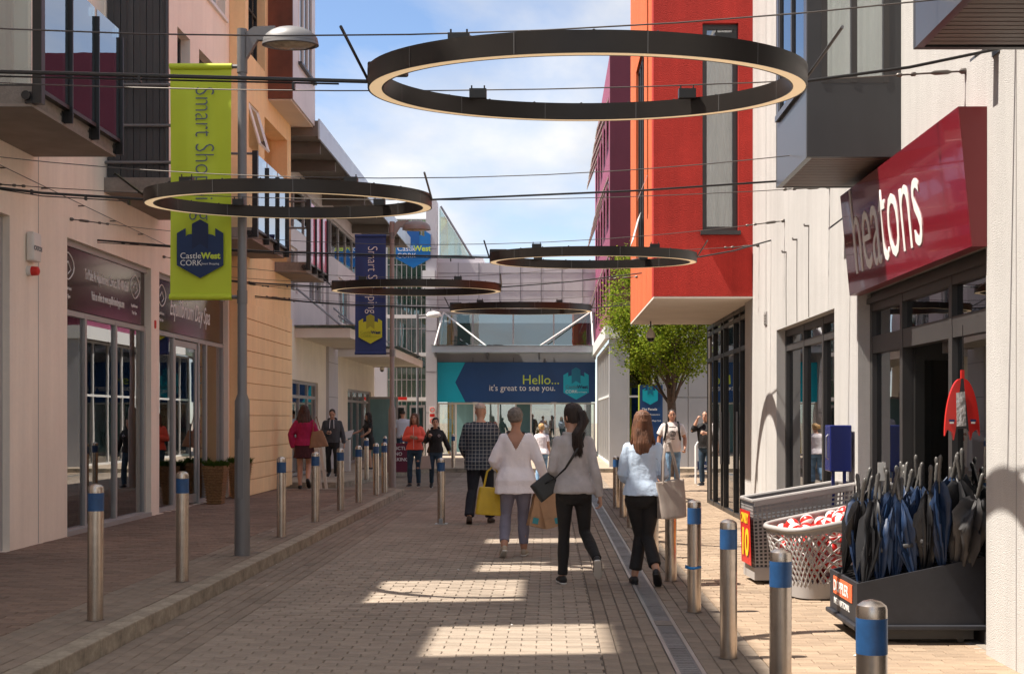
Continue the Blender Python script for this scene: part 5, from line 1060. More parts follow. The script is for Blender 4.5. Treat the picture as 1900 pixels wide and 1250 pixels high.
for _ in range(46):
    x = rl.choice([rl.uniform(-2.98, -2.6), rl.uniform(-2.9, .7), rl.uniform(1.0, 2.6), rl.uniform(-5.8, -3.3)]); y = rl.uniform(8.3, 22); z = .126 if x < -3.1 else .006; s = rl.uniform(.006, .018); a = rl.uniform(0, 6.28); c_, s_ = math.cos(a) * s, math.sin(a) * s
    lt.quad((x - c_, y - s_, z), (x + s_, y - c_, z + .003), (x + c_, y + s_, z + .006), (x - s_ * .6, y + c_, z + .002))
tag(lt.build('litter', 'white_plastic'), 'tiny pale scraps of litter scattered on the paving', 'litter', kind='stuff')
# ------------------------------------------------------------------ street tree
tr_ = thing('street_tree', 'bright green street tree behind the red block', 'tree', (3.35, 35.2, 0))
rt = random.Random(21)
tk_ = MB(); base = Vector((3.35, 35.2, 0)); trunk = [base, base + Vector((.02, 0, 1.0)), base + Vector((0, .02, 1.9)), base + Vector((-.03, 0, 2.4))]
tk_.tube(trunk, [.16, .13, .12, .11], 10); tips = []
def limb(p, d, L_, r, lev):
    pts = [p]; q = p.copy(); dd = d.copy()
    for i in range(5):
        dd = (dd + Vector((rt.uniform(-.12, .12), rt.uniform(-.12, .12), rt.uniform(0, .12)))).normalized(); q = q + dd * L_ / 5; pts.append(q.copy())
    tk_.tube(pts, [r * (1 - .16 * i) for i in range(6)], 6); tips.extend(pts[2:])
    if lev < 2:
        for i in range(4 if lev == 0 else 3):
            k = rt.randint(1, 4); a = rt.uniform(0, 6.28); limb(pts[k], (dd + Vector((math.cos(a), math.sin(a), rt.uniform(-.1, .5))) * .75).normalized(), L_ * rt.uniform(.45, .65), r * .5, lev + 1)
for i in range(11):
    a = i / 11 * 6.28 + rt.uniform(-.2, .2); s = rt.uniform(.35, 1.0) if i % 3 else .2
    limb(trunk[2 + i % 2], Vector((math.cos(a) * s, math.sin(a) * s, rt.uniform(.6, 1.2))).normalized(), rt.uniform(2.0, 3.3), .05, 0)
tk_.build('trunk', 'bark', tr_, smooth=True)
lf = MB(); cc = Vector((3.35, 35.2, 4.55))
def leafc(c, n, s):
    for _ in range(n):
        p = c + Vector((rt.gauss(0, s), rt.gauss(0, s), rt.gauss(0, s * .8))); q = (p - cc); 
        rr = math.sqrt((q.x / 2.05) ** 2 + (q.y / 2.05) ** 2 + (q.z / 2.45) ** 2)
        if rr > 1.06 or p.z < 2.35 + .42 * (q.xy.length < .5): continue
        a = Vector((rt.uniform(-1, 1), rt.uniform(-1, 1), rt.uniform(-.5, .5))).normalized(); b = a.cross(Vector((rt.uniform(-1, 1), rt.uniform(-1, 1), rt.uniform(.2, 1)))).normalized(); l = rt.uniform(.026, .052)
        lf.add([p - a * l, p - b * l * .55 + a * l * .1, p + a * l, p + b * l * .55 + a * l * .1], [(0, 1, 2, 3)])
for tpt in tips: leafc(tpt, 26, .14)
for _ in range(330):
    v = Vector((rt.gauss(0, 1), rt.gauss(0, 1), rt.gauss(0, 1))).normalized() * rt.uniform(.55, 1.0) ** .5; c = cc + Vector((v.x * 1.85, v.y * 1.85, v.z * 2.2))
    if c.z < 2.7 + rt.uniform(-.2, .5): continue
    leafc(c, 58, .14)
o = lf.build('crown', 'leaf', tr_); o['kind'] = 'stuff'
# ------------------------------------------------------------------ people
V3 = Vector
def ringpts(c, t, rx, ry, n=14, lat=V3((1, 0, 0))):
    t = t.normalized(); u = lat - t * lat.dot(t)
    if u.length < 1e-3: u = V3((0, 1, 0)) - t * t.y
    u.normalize(); v = t.cross(u)
    return [c + u * (rx * math.cos(2 * math.pi * k / n)) + v * (ry * math.sin(2 * math.pi * k / n)) for k in range(n)]
def limbloft(m, pts, rad, n=14, lat=V3((1, 0, 0)), dome=True):
    """tapered tube through pts; rad holds r or (rx, ry)"""
    pts = [V3(p) for p in pts]; secs = []; rad = [(r, r) if not isinstance(r, tuple) else r for r in rad]
    for i, p in enumerate(pts):
        t = pts[min(i + 1, len(pts) - 1)] - pts[max(i - 1, 0)]; secs.append(ringpts(p, t, *rad[i], n, lat))
    if dome:
        t0 = (pts[0] - pts[1]).normalized(); t1 = (pts[-1] - pts[-2]).normalized()
        secs = [ringpts(pts[0] + t0 * min(rad[0]) * .55, -t0, rad[0][0] * .6, rad[0][1] * .6, n, lat)] + secs + [ringpts(pts[-1] + t1 * min(rad[-1]) * .55, t1, rad[-1][0] * .6, rad[-1][1] * .6, n, lat)]
    m.loft(secs); return m
def between(a, b, n): return [V3(a).lerp(V3(b), i / n) for i in range(n + 1)]
def torsoloft(m, secs, lean, n=20, inf=0.0):
    """secs (z, half width, half depth, y offset)"""
    rings = []
    for z, w_, d, yo in secs:
        o = lean(z); ring = []
        for k in range(n):
            a = 2 * math.pi * k / n; ex = 2.35; c, s = math.cos(a), math.sin(a)
            ring.append(V3((o.x + (w_ + inf) * math.copysign(abs(c) ** (2 / ex), c), o.y + yo + (d + inf) * math.copysign(abs(s) ** (2 / ex), s), z)))
        rings.append(ring)
    m.loft(rings); return m
def ellip(m, c, rx, ry, rz, n=16, k=10):
    c = V3(c); m.loft([[c + V3((rx * math.sin(a) * math.cos(2 * math.pi * i / n), ry * math.sin(a) * math.sin(2 * math.pi * i / n), -rz * math.cos(a))) for i in range(n)] for a in [math.pi * (j + .15) / (k + .3) for j in range(k + 1)]])
def finish(m, name, mat, parent, voxel=.009, smooth=3, wr=0.0, wf=9.0, stretch=.5, cut=None, seed=0.0):
    me = m.mesh(name, mat); o = bpy.data.objects.new(name, me); COL.objects.link(o)
    md = o.modifiers.new('r', 'REMESH'); md.mode = 'VOXEL'; md.voxel_size = voxel; md.use_smooth_shade = True
    sm = o.modifiers.new('s', 'SMOOTH'); sm.factor = .5; sm.iterations = smooth
    dg_ = bpy.context.evaluated_depsgraph_get(); me2 = bpy.data.meshes.new_from_object(o.evaluated_get(dg_)); o.modifiers.clear(); o.data = me2; me2.name = name; bpy.data.meshes.remove(me)
    if not me2.materials: me2.materials.append(MATS[mat])
    if wr or cut:
        bm = bmesh.new(); bm.from_mesh(me2); bm.normal_update()
        if wr:
            for v in bm.verts:
                q = v.co; s = noise.noise(V3((q.x * wf, q.y * wf, q.z * wf * stretch + seed))) + .5 * noise.noise(V3((q.x * wf * 2.1 + 5, q.y * wf * 2.1, q.z * wf * 2.1 * stretch + seed + q.x * 8)))
                v.co = q + v.normal * (s * wr * 1.45)
        if cut:
            dead = [f for f in bm.faces if cut(f.calc_center_median())]; bmesh.ops.delete(bm, geom=dead, context='FACES')
        for f in bm.faces: f.smooth = True
        bm.to_mesh(me2); bm.free()
    o.parent = parent; return o
FEM = [(.76, .115, .095, -.01), (.82, .168, .118, -.018), (.88, .176, .122, -.022), (.95, .165, .112, -.012), (1.03, .135, .095, 0), (1.10, .132, .095, .002), (1.18, .145, .105, .010), (1.26, .150, .110, .012), (1.32, .150, .096, 0), (1.365, .132, .078, -.008), (1.40, .098, .064, -.01), (1.425, .070, .058, -.01), (1.45, .056, .053, -.008)]
MAL = [(.76, .12, .10, -.01), (.82, .162, .118, -.012), (.88, .168, .122, -.012), (.95, .162, .115, 0), (1.03, .158, .115, .008), (1.10, .162, .12, .01), (1.18, .172, .125, .01), (1.26, .180, .125, .006), (1.32, .180, .112, -.004), (1.37, .158, .09, -.01), (1.405, .115, .072, -.012), (1.43, .082, .064, -.012), (1.455, .064, .06, -.01)]
def hand(m, wrist, d, palm_n, side, curl=.5, k=1.0):
    """palm, four unequal fingers and a thumb; d = forearm direction, palm_n = palm normal, side = thumb side"""
    d = V3(d).normalized(); nrm = V3(palm_n); nrm = (nrm - d * nrm.dot(d)).normalized(); u = d.cross(nrm) * side
    w_ = V3(wrist); p1 = w_ + d * .085 * k
    limbloft(m, [w_ - d * .02, w_ + d * .03 * k, p1], [(.026 * k, .019 * k), (.036 * k, .017 * k), (.040 * k, .015 * k)], 10, u)
    for i, L_ in enumerate((.068, .076, .071, .055)):
        b = p1 + u * ((.029 - i * .0195) * k) - d * .008; pts = [b]; ang = 0
        for s, f in ((.42, 1.0), (.33, 1.1), (.25, .9)):
            ang += curl * f; pts.append(pts[-1] + (d * math.cos(ang) + nrm * math.sin(ang)) * L_ * s * k)
        limbloft(m, pts, [.0092 * k, .0088 * k, .0080 * k, .0068 * k], 8, u)
    b = w_ + d * .022 * k + u * .026 * k
    limbloft(m, [b, b + (d * .7 + u * .6 + nrm * .25).normalized() * .036 * k, b + (d * .7 + u * .6 + nrm * .25).normalized() * .036 * k + (d * .9 + u * .1 + nrm * .5).normalized() * .034 * k], [.013 * k, .0105 * k, .0080 * k], 8, u)
def person(label, loc, head, h, male=False, legs=None, arms=None, skin='skin', lean=(0, 0), hair=None, look=0.0, nod=0.0, top=None, bottom=None, shoe='shoe_black', sole='white_plastic', voxel=.008, bulk=1.0, face=True, sleeve=1.0, face_mat=None):
    """figure 1.70 m tall in its own frame, facing +Y, scaled to h; head = heading about Z. legs/arms: {'l': (knee, ankle, toe pitch)}, {'l': (elbow, wrist, palm normal, curl)}"""
    t = thing('person', label, 'person', (0, 0, 0)); S = h / 1.70
    ln = lambda z: V3((lean[0], lean[1], 0)) * max(0, (z - .85)) / .6
    SEC = [(z, w_ * bulk, d * bulk, yo) for z, w_, d, yo in (MAL if male else FEM)]
    sx = .172 if male else .142
    J = {}
    for s, k in ((-1, 'l'), (1, 'r')):
        kn, an, pit = (legs or {}).get(k, ((s * .095, .02, .47), (s * .10, -.02, .085), 0))
        J['hip' + k] = V3((s * .088, -.005, .86)); J['knee' + k] = V3(kn); J['ank' + k] = V3(an); J['pit' + k] = pit
        el_, wr_, pn, cu = (arms or {}).get(k, ((s * (sx + .06), -.02, 1.10), (s * (sx + .075), .05, .86), (-s, 0, 0), .45))
        J['sh' + k] = V3((s * sx, -.005, 1.348)) + ln(1.35); J['el' + k] = V3(el_) + ln(1.1); J['wr' + k] = V3(wr_) + ln(1.1); J['pn' + k] = V3(pn); J['cu' + k] = cu
    hb = ln(1.5); hc = V3((hb.x, hb.y + .018 + nod * .03, 1.585 - abs(nod) * .012))
    Rz = Matrix.Rotation(look, 3, 'Z'); Rx = Matrix.Rotation(-nod, 3, 'X'); HM_ = Rz @ Rx
    hp = lambda x, y, z: hc + HM_ @ V3((x, y, z))
    def legpts(k, r0=0): return between(J['hip' + k], J['knee' + k], 3) + between(J['knee' + k], J['ank' + k], 4)[1:]
    def armpts(k, f=1.0):
        return between(J['sh' + k], J['el' + k], 3) + between(J['el' + k], J['el' + k].lerp(J['wr' + k], f), 3)[1:]
    RL = [.086, .080, .066, .053, .054, .056, .046, .036]; RA = [.047, .043, .040, .035, .037, .032, .025]
    if male: RA = [r * 1.15 for r in RA]
    RL = [r * (1 + (bulk - 1) * .7) for r in RL]; RA = [r * bulk for r in RA]
    # body: one continuous surface
    b = MB(); torsoloft(b, SEC, ln, inf=-.008)
    limbloft(b, [V3((hb.x, hb.y - .012, 1.42)), V3((hb.x, hb.y - .004, 1.47)), hc + V3((0, -.012, -.05))], [(.062, .056), (.052, .052), (.05, .054)])
    for k in 'lr':
        limbloft(b, legpts(k), RL); limbloft(b, armpts(k), RA); s = -1 if k == 'l' else 1
        d = J['wr' + k] - J['el' + k]; hand(b, J['wr' + k], d, J['pn' + k], s if False else (1 if (d.cross(J['pn' + k])).dot(V3((0, 1, 0))) > 0 else -1), J['cu' + k], 1.08 if male else 1.0)
        an = J['ank' + k]; fwd = V3((s * .12, math.cos(J['pit' + k]), -math.sin(J['pit' + k]))).normalized(); dn = V3((0, -math.sin(J['pit' + k]), -math.cos(J['pit' + k])))
        limbloft(b, [an + dn * .045 - fwd * .035, an + dn * .04 + fwd * .03, an + dn * .058 + fwd * .10, an + dn * .068 + fwd * .16], [(.030, .035), (.035, .038), (.038, .022), (.030, .012)], 10)
    secs = []
    for z, rx, ry, yo in ((-.118, .030, .034, .028), (-.10, .046, .058, .016), (-.07, .058, .078, .006), (-.03, .068, .088, .0), (.02, .073, .094, -.004), (.06, .071, .092, -.008), (.09, .058, .076, -.010), (.11, .036, .05, -.01), (.117, .012, .02, -.01)):
        secs.append([hp(rx * math.cos(a), yo + ry * math.sin(a), z) for a in [2 * math.pi * q / 18 for q in range(18)]])
    b.loft(secs)
    limbloft(b, [hp(0, .088, .02), hp(0, .106, -.022), hp(0, .094, -.034)], [(.010, .008), (.015, .012), (.012, .008)], 8)
    for s in (-1, 1): ellip(b, hp(s * .075, -.008, -.01), .011, .02, .032, 8, 6)
    finish(b, 'body', skin, t, voxel, 2)
    if face:
        for s in (-1, 1):
            m = MB(); ellip(m, hp(s * .031, .083, .008), .013, .009, .008, 8, 6); m.build('eye', 'eye_dark', t, smooth=True)
            m = MB(); limbloft(m, [hp(s * .014, .093, .03), hp(s * .048, .080, .033)], [.005, .004], 6); m.build('eyebrow', 'eye_dark', t)
        m = MB(); limbloft(m, [hp(-.024, .088, -.062), hp(0, .094, -.062), hp(.024, .088, -.062)], [.004, .007, .004], 6); m.build('mouth', 'lip', t, smooth=True)
    # shoes
    if shoe:
        for k in 'lr':
            s = -1 if k == 'l' else 1; an = J['ank' + k]; fwd = V3((s * .12, math.cos(J['pit' + k]), -math.sin(J['pit' + k]))).normalized(); dn = V3((0, -math.sin(J['pit' + k]), -math.cos(J['pit' + k]))).normalized(); lat = fwd.cross(dn)
            m = MB(); limbloft(m, [an + dn * .045 - fwd * .055, an + dn * .042 - fwd * .01, an + dn * .042 + fwd * .06, an + dn * .054 + fwd * .12, an + dn * .062 + fwd * .175], [(.034, .036), (.040, .044), (.043, .036), (.044, .027), (.032, .019)], 12, lat)
            sh_ = finish(m, 'shoe', shoe, t, .008, 2)
            m = MB(); limbloft(m, [an + dn * .076 - fwd * .065, an + dn * .076 + fwd * .04, an + dn * .077 + fwd * .12, an + dn * .075 + fwd * .185], [(.034, .010), (.040, .009), (.046, .009), (.032, .010)], 12, lat)
            so_ = finish(m, 'sole', sole, t, .007, 1)
    # lower clothing
    if bottom:
        kind, mat, loose = bottom[:3]
        m = MB()
        if kind in ('trousers', 'cropped'):
            torsoloft(m, [q for q in SEC if q[0] < 1.04], ln, inf=.004)
            for k in 'lr':
                f = 1.0 if kind == 'trousers' else .86
                p = between(J['hip' + k], J['knee' + k], 3) + between(J['knee' + k], J['knee' + k].lerp(J['ank' + k], f), 4)[1:]
                limbloft(m, p, [max(r + .007 + loose * .3, (.052 + loose) if i > 3 else 0) for i, r in enumerate(RL)], dome=False)
            finish(m, 'trousers', mat, t, .010, 3, wr=bottom[3] if len(bottom) > 3 else .004, wf=11, seed=h * 7)
        else:
            z1 = bottom[3]; ring = [q for q in SEC if .86 < q[0] < 1.06]
            lo = [(z1, .21 * bulk, .16 * bulk, -.01), (z1 + .1, .20 * bulk, .15 * bulk, -.012), (.80, .19 * bulk, .14 * bulk, -.015)]
            torsoloft(m, lo + ring, ln, inf=.014); finish(m, 'skirt', mat, t, .011, 3, wr=.010, wf=9, stretch=.25, seed=h)
    if top:
        d = top; m = MB(); inf = d.get('inf', .012); hem = d.get('hem', .88); ss = [q for q in SEC if q[0] >= hem - .02]
        if ss[0][0] > hem + .01 or ss[0][1] < .14: ss = [(hem, max(q[1] for q in ss[:3]), max(q[2] for q in ss[:3]), ss[1][3])] + [q for q in ss if q[0] > max(hem, .80) + .01]
        fl_ = d.get('flare', 0.0); ss = [(z, w_ + fl_ * max(0, (1.15 - z)) , dd_ + fl_ * max(0, (1.15 - z)), yo) for z, w_, dd_, yo in ss]
        if d.get('neck', True): ss = ss[:-1] + [(1.435, .085, .066, -.01)]
        torsoloft(m, ss, ln, inf=inf)
        f = d.get('sleeve', 1.0)
        for k in 'lr':
            if f <= .5: p = between(J['sh' + k], J['sh' + k].lerp(J['el' + k], f * 2), 3); rr = [RA[0], RA[0] * .98, RA[1] * 1.1, RA[1] * 1.15]
            else: p = armpts(k, (f - .5) * 2); rr = RA
            limbloft(m, p, [r + inf * .75 + (d.get('sl', .0) if i_ else 0) for i_, r in enumerate(rr)], dome=False); ellip(m, p[0], rr[0] + inf * .8, rr[0] + inf * .8, rr[0] + inf * .7, 12, 8)
        if d.get('hood'):
            limbloft(m, [V3((hb.x - .10, hb.y - .01, 1.44)), V3((hb.x - .06, hb.y - .075, 1.45)), V3((hb.x, hb.y - .10, 1.44)), V3((hb.x + .06, hb.y - .075, 1.45)), V3((hb.x + .10, hb.y - .01, 1.44))], [.03, .045, .055, .045, .03])
        finish(m, d.get('name', 'shirt'), d['mat'], t, .010, 3, wr=d.get('wr', .006), wf=d.get('wf', 8), stretch=d.get('stretch', .6), cut=d.get('cut'), seed=h * 3)
    # hair
    if hair:
        kind, mat = hair; m = MB()
        cap = []
        zlow = {'bald': .02, 'short': -.035, 'crop': -.02}.get(kind, -.06)
        for z, rx, ry, yo in ((-.06, .062, .070, -.035), (-.03, .073, .080, -.028), (.0, .079, .086, -.022), (.04, .081, .090, -.018), (.08, .074, .084, -.016), (.108, .052, .062, -.014), (.128, .018, .024, -.012)):
            if z < zlow - .001: continue
            g = .006 if kind in ('crop', 'bald') else .012
            cap.append([hp((rx + g - .006) * math.cos(a), yo + (ry + g - .006) * math.sin(a), z + (0 if z < .1 else g - .008)) for a in [2 * math.pi * q / 18 for q in range(18)]])
        m.loft(cap)
        if kind == 'short':
            ellip(m, hp(0, -.03, .03), .086, .092, .098)
        if kind in ('long', 'wavy', 'side'):
            L_ = {'long': .34, 'wavy': .36, 'side': .30}[kind]; wd = 1.35 if kind == 'wavy' else 1.0
            limbloft(m, [hp(0, -.03, .06), hp(0, -.055, -.02), hp(0, -.075, -.10) , V3((hc.x, hc.y - .10, hc.z - .20)), V3((hc.x, hc.y - .10, hc.z - L_ * .85)), V3((hc.x, hc.y - .09, hc.z - L_))], [(.082, .06), (.09 * wd, .058), (.095 * wd, .05), (.098 * wd, .042), (.080 * wd, .034), (.03, .018)], 14)
            for s in (-1, 1): limbloft(m, [hp(s * .07, .02, .04), hp(s * .084, .02, -.05), hp(s * .088, .025, -.12), V3((hc.x + s * .095, hc.y + .01, hc.z - .22)), V3((hc.x + s * .09, hc.y + .02, hc.z - L_ * .8))], [(.02, .03), (.024, .034), (.026 * wd, .034), (.028 * wd, .03), (.010, .012)], 10)
        if kind == 'pony':
            limbloft(m, [hp(0, -.095, .055), hp(.01, -.135, .04), hp(.02, -.15, -.04), V3((hc.x + .035, hc.y - .15, hc.z - .16)), V3((hc.x + .04, hc.y - .14, hc.z - .28)), V3((hc.x + .05, hc.y - .125, hc.z - .36))], [.022, .032, .044, .046, .036, .012], 12)
        if kind == 'bun': ellip(m, hp(0, -.10, .03), .05, .045, .05)
        hr_ = random.Random(int(h * 1000))
        if kind in ('long', 'wavy', 'side', 'pony'):
            st_ = MB(); Ls = {'long': .36, 'wavy': .38, 'side': .32, 'pony': .40}[kind]
            for q in range(150):
                if kind == 'pony': a = hr_.uniform(0, 6.28); ox_, oy_ = math.cos(a), math.sin(a); pts = [hp(.018 * ox_, -.10 + .018 * oy_, .055), hp(.01 + .030 * ox_, -.135 + .028 * oy_, .03), hp(.02 + .045 * ox_, -.15 + .040 * oy_, -.04), V3((hc.x + .035 + .048 * ox_, hc.y - .15 + .042 * oy_, hc.z - .16)), V3((hc.x + .04 + .040 * ox_ + hr_.gauss(0, .008), hc.y - .14 + .034 * oy_, hc.z - .28)), V3((hc.x + .05 + .022 * ox_ + hr_.gauss(0, .012), hc.y - .125 + .02 * oy_, hc.z - Ls * hr_.uniform(.78, 1.0)))]
                else:
                    a = hr_.uniform(math.pi * .98, math.pi * 2.02); c_, s_2 = math.cos(a), math.sin(a); wv = 1.25 if kind == 'wavy' else 1.0; e_ = hr_.gauss(0, .014)
                    pts = [hp(c_ * .05, -.02 + s_2 * .06, .105), hp(c_ * .088, -.022 + s_2 * .095, .02), hp(c_ * .098 * wv, -.03 + s_2 * .085, -.09), V3((hc.x + c_ * .105 * wv + e_, hc.y - .045 + s_2 * .07, hc.z - .20)), V3((hc.x + c_ * .098 * wv - e_, hc.y - .04 + s_2 * .075, hc.z - Ls * .75)), V3((hc.x + c_ * .075 * wv + e_ * 2.5, hc.y - .045 + s_2 * .06, hc.z - Ls * hr_.uniform(.85, 1.12)))]
                n_ = len(pts); st_.tube(pts, [.0035] + [.0052] * (n_ - 2) + [.0012], 5)
            so2 = st_.build('hair_strands', mat, t, smooth=True); so2['kind'] = 'stuff'
        finish(m, 'hair', mat, t, .008, 1, wr=.003 if kind in ('crop', 'bald') else .0045, wf=26 if kind in ('short', 'crop', 'bald') else 30, stretch=.10 if kind in ('long', 'wavy', 'side', 'pony') else .8, seed=h)
    t.scale = (S, S, S); t.rotation_euler = (0, 0, head); t.location = loc
    Mw = Matrix.Translation(V3(loc)) @ Matrix.Rotation(head, 4, 'Z') @ Matrix.Scale(S, 4)
    return t, (lambda *p: Mw @ V3(p)), J
pm('shoe_black', (0.012, 0.012, 0.014), 0.6, var=0.1); pm('shoe_brown', (0.045, 0.025, 0.015), 0.5, var=0.2); pm('shoe_pale', (0.42, 0.34, 0.26), 0.6, var=0.15)
pm('eye_dark', (0.02, 0.014, 0.010), 0.4, var=0); pm('lip', (0.36, 0.10, 0.09), 0.5, var=0)
pm('hair_dark', (0.022, 0.012, 0.009), 0.62, var=0.35, vs=14, bump=.8, bs=70, aniso=(1, 1, .08)); pm('hair_brown', (0.13, 0.052, 0.025), 0.58, var=0.45, vs=14, bump=.8, bs=70, aniso=(1, 1, .08)); pm('hair_red', (0.05, 0.018, 0.012), 0.6, var=0.35, vs=14, bump=.8, bs=70, aniso=(1, 1, .08))
pm('hair_grey', (0.17, 0.14, 0.12), 0.5, var=0.35, vs=30, bump=.8, bs=90); pm('hair_blond', (0.50, 0.30, 0.12), 0.5, var=0.35, vs=30, bump=.6, bs=90); pm('hair_thin', (0.46, 0.38, 0.33), 0.6, var=0.12, vs=60)
CL = dict(bump=.35, bs=25)
pm('cloth_white', (0.86, 0.80, 0.83), 0.85, var=.05, vs=7, **CL); pm('cloth_grey', (0.46, 0.43, 0.43), 0.85, var=.10, vs=12, **CL); pm('cloth_sky', (0.56, 0.68, 0.84), 0.85, var=.06, vs=9, **CL)
pm('cloth_lilac', (0.20, 0.19, 0.25), 0.85, var=.08, vs=9, **CL); pm('cloth_black', (0.010, 0.009, 0.010), 0.8, var=.2, vs=9, **CL); pm('cloth_fuchsia', (0.33, 0.008, 0.07), 0.85, var=.12, vs=9, **CL)
pm('cloth_plum', (0.05, 0.010, 0.016), 0.85, var=.25, vs=20, **CL); pm('cloth_charcoal', (0.055, 0.055, 0.062), 0.85, var=.12, vs=9, **CL); pm('cloth_coral', (0.90, 0.13, 0.085), 0.8, var=.07, vs=9, **CL)
pm('cloth_denim', (0.022, 0.05, 0.085), 0.85, var=.3, vs=14, **CL); pm('cloth_denim_pale', (0.16, 0.28, 0.42), 0.85, var=.35, vs=10, **CL); pm('cloth_tee', (0.66, 0.60, 0.57), 0.85, var=.05, vs=9, **CL); pm('cloth_navy_dark', (0.012, 0.014, 0.022), .85, var=.2, vs=9, **CL)
pm('cloth_pale_blue', (0.55, 0.58, 0.68), 0.85, var=.05, **CL)
pm('leather_yellow', (0.56, 0.37, 0.02), 0.5, var=.10, vs=8, **CL); pm('leather_black', (0.010, 0.010, 0.010), 0.4, var=.2); pm('leather_taupe', (0.36, 0.30, 0.26), 0.55, var=.08, vs=6); pm('leather_tan', (0.24, 0.12, 0.055), 0.5, var=.15, vs=6); pm('paper_kraft', (0.46, 0.27, 0.15), 0.75, var=.12, vs=6, bump=.5, bs=12); pm('teal_print', (0.05, 0.28, 0.32), .6, var=.1)
# plaid
mp_ = bpy.data.materials.new('cloth_plaid'); mp_.use_nodes = True; t_ = mp_.node_tree; p_ = t_.nodes['Principled BSDF']; p_.inputs['Roughness'].default_value = .9; L_ = t_.links.new
c_n = N(t_, 'ShaderNodeTexCoord'); sp_ = N(t_, 'ShaderNodeSeparateXYZ'); L_(c_n.outputs['Object'], sp_.inputs[0]); cur = None
def stripes(src, period, width, off=0.0):
    a = N(t_, 'ShaderNodeMath', operation='MULTIPLY_ADD'); L_(src, a.inputs[0]); a.inputs[1].default_value = 1 / period; a.inputs[2].default_value = off + 50
    f = N(t_, 'ShaderNodeMath', operation='FRACT'); L_(a.outputs[0], f.inputs[0]); g = N(t_, 'ShaderNodeMath', operation='LESS_THAN'); L_(f.outputs[0], g.inputs[0]); g.inputs[1].default_value = width; return g.outputs[0]
def mixto(cur, fac, col, k):
    a = N(t_, 'ShaderNodeMath', operation='MULTIPLY'); L_(fac, a.inputs[0]); a.inputs[1].default_value = k; mx_ = N(t_, 'ShaderNodeMixRGB'); L_(a.outputs[0], mx_.inputs[0])
    if hasattr(cur, 'links'): L_(cur, mx_.inputs[1])
    else: mx_.inputs[1].default_value = (*cur, 1)
    mx_.inputs[2].default_value = (*col, 1); return mx_.outputs[0]
c = (0.018, 0.028, 0.048)
for ax in ('X', 'Z'): c = mixto(c, stripes(sp_.outputs[ax], .052, .42, .3), (0.055, 0.065, 0.085), .6)
for ax in ('X', 'Z'): c = mixto(c, stripes(sp_.outputs[ax], .052, .10), (0.45, 0.44, 0.42), .75)
L_(c, p_.inputs['Base Color']); MATS['cloth_plaid'] = mp_
VX = .009
def bag_box(m, c, w_, d, h, taper=.8, rot=0.0, n=5, slump=.0):
    c = V3(c); Rm = Matrix.Rotation(rot, 3, 'Z'); secs = []
    for i in range(n):
        u = i / (n - 1); k = 1 - (1 - taper) * u; dd = d * (1 - .75 * u) if slump else d * (1 - .35 * u)
        ring = []
        for q in range(16):
            a = 2 * math.pi * q / 16; ex = 5; cc_, ss_ = math.cos(a), math.sin(a); ring.append(c + Rm @ V3((w_ / 2 * k * math.copysign(abs(cc_) ** (2 / ex), cc_), dd / 2 * math.copysign(abs(ss_) ** (2 / ex), ss_), h * u)))
        secs.append(ring)
    m.loft(secs)
def arc(p, q, up, n=8): p, q = V3(p), V3(q); return [p.lerp(q, i / n) + V3((0, 0, up * math.sin(math.pi * i / n))) for i in range(n + 1)]

# 1 man in plaid shirt
t1, W1, _ = person('bald man in dark plaid shirt and black trousers walking away', (-1.03, 19.6, 0), R(-4), 1.82, True, legs={'l': ((-.12, .0, .47), (-.14, -.16, .12), .35), 'r': ((.10, .13, .48), (.12, .14, .085), 0)},
    arms={'l': ((-.25, .02, 1.08), (-.20, .16, .95), (1, 0, 0), .6), 'r': ((.255, .0, 1.08), (.23, .18, .96), (-1, 0, 0), .6)}, hair=('bald', 'hair_thin'), look=R(-12), top=dict(mat='cloth_plaid', inf=.030, hem=.76, sleeve=1.0, sl=.010, wr=.008, flare=.03), bottom=('trousers', 'cloth_navy_dark', .018, .006), shoe='shoe_brown', sole='shoe_brown', bulk=1.14, face=False, voxel=VX)
# 2 woman in white blouse
vcut = lambda p: p.y < -.02 and p.z > 1.22 and abs(p.x) < (p.z - 1.22) * .55 + .0 or p.z > 1.45
t2, W2, _ = person('woman in loose white blouse and lilac grey trousers carrying bags', (-.38, 14.95, 0), R(2), 1.71, False, legs={'l': ((-.115, .04, .47), (-.135, -.20, .14), .45), 'r': ((.085, .08, .47), (.095, .10, .085), 0)},
    arms={'l': ((-.25, -.03, 1.10), (-.20, .15, 1.0), (1, 0, .2), .8), 'r': ((.27, -.05, 1.09), (.34, .02, .85), (-1, 0, 0), 1.0)}, skin='skin_tan', hair=('short', 'hair_grey'), look=R(-24), top=dict(mat='cloth_white', inf=.022, hem=.73, sleeve=.90, sl=.008, wr=.014, wf=7, stretch=.35, flare=.08, cut=vcut, name='blouse'), bottom=('cropped', 'cloth_lilac', .004, .005), shoe='shoe_pale', sole='white_plastic', bulk=1.10, face=False, voxel=VX)
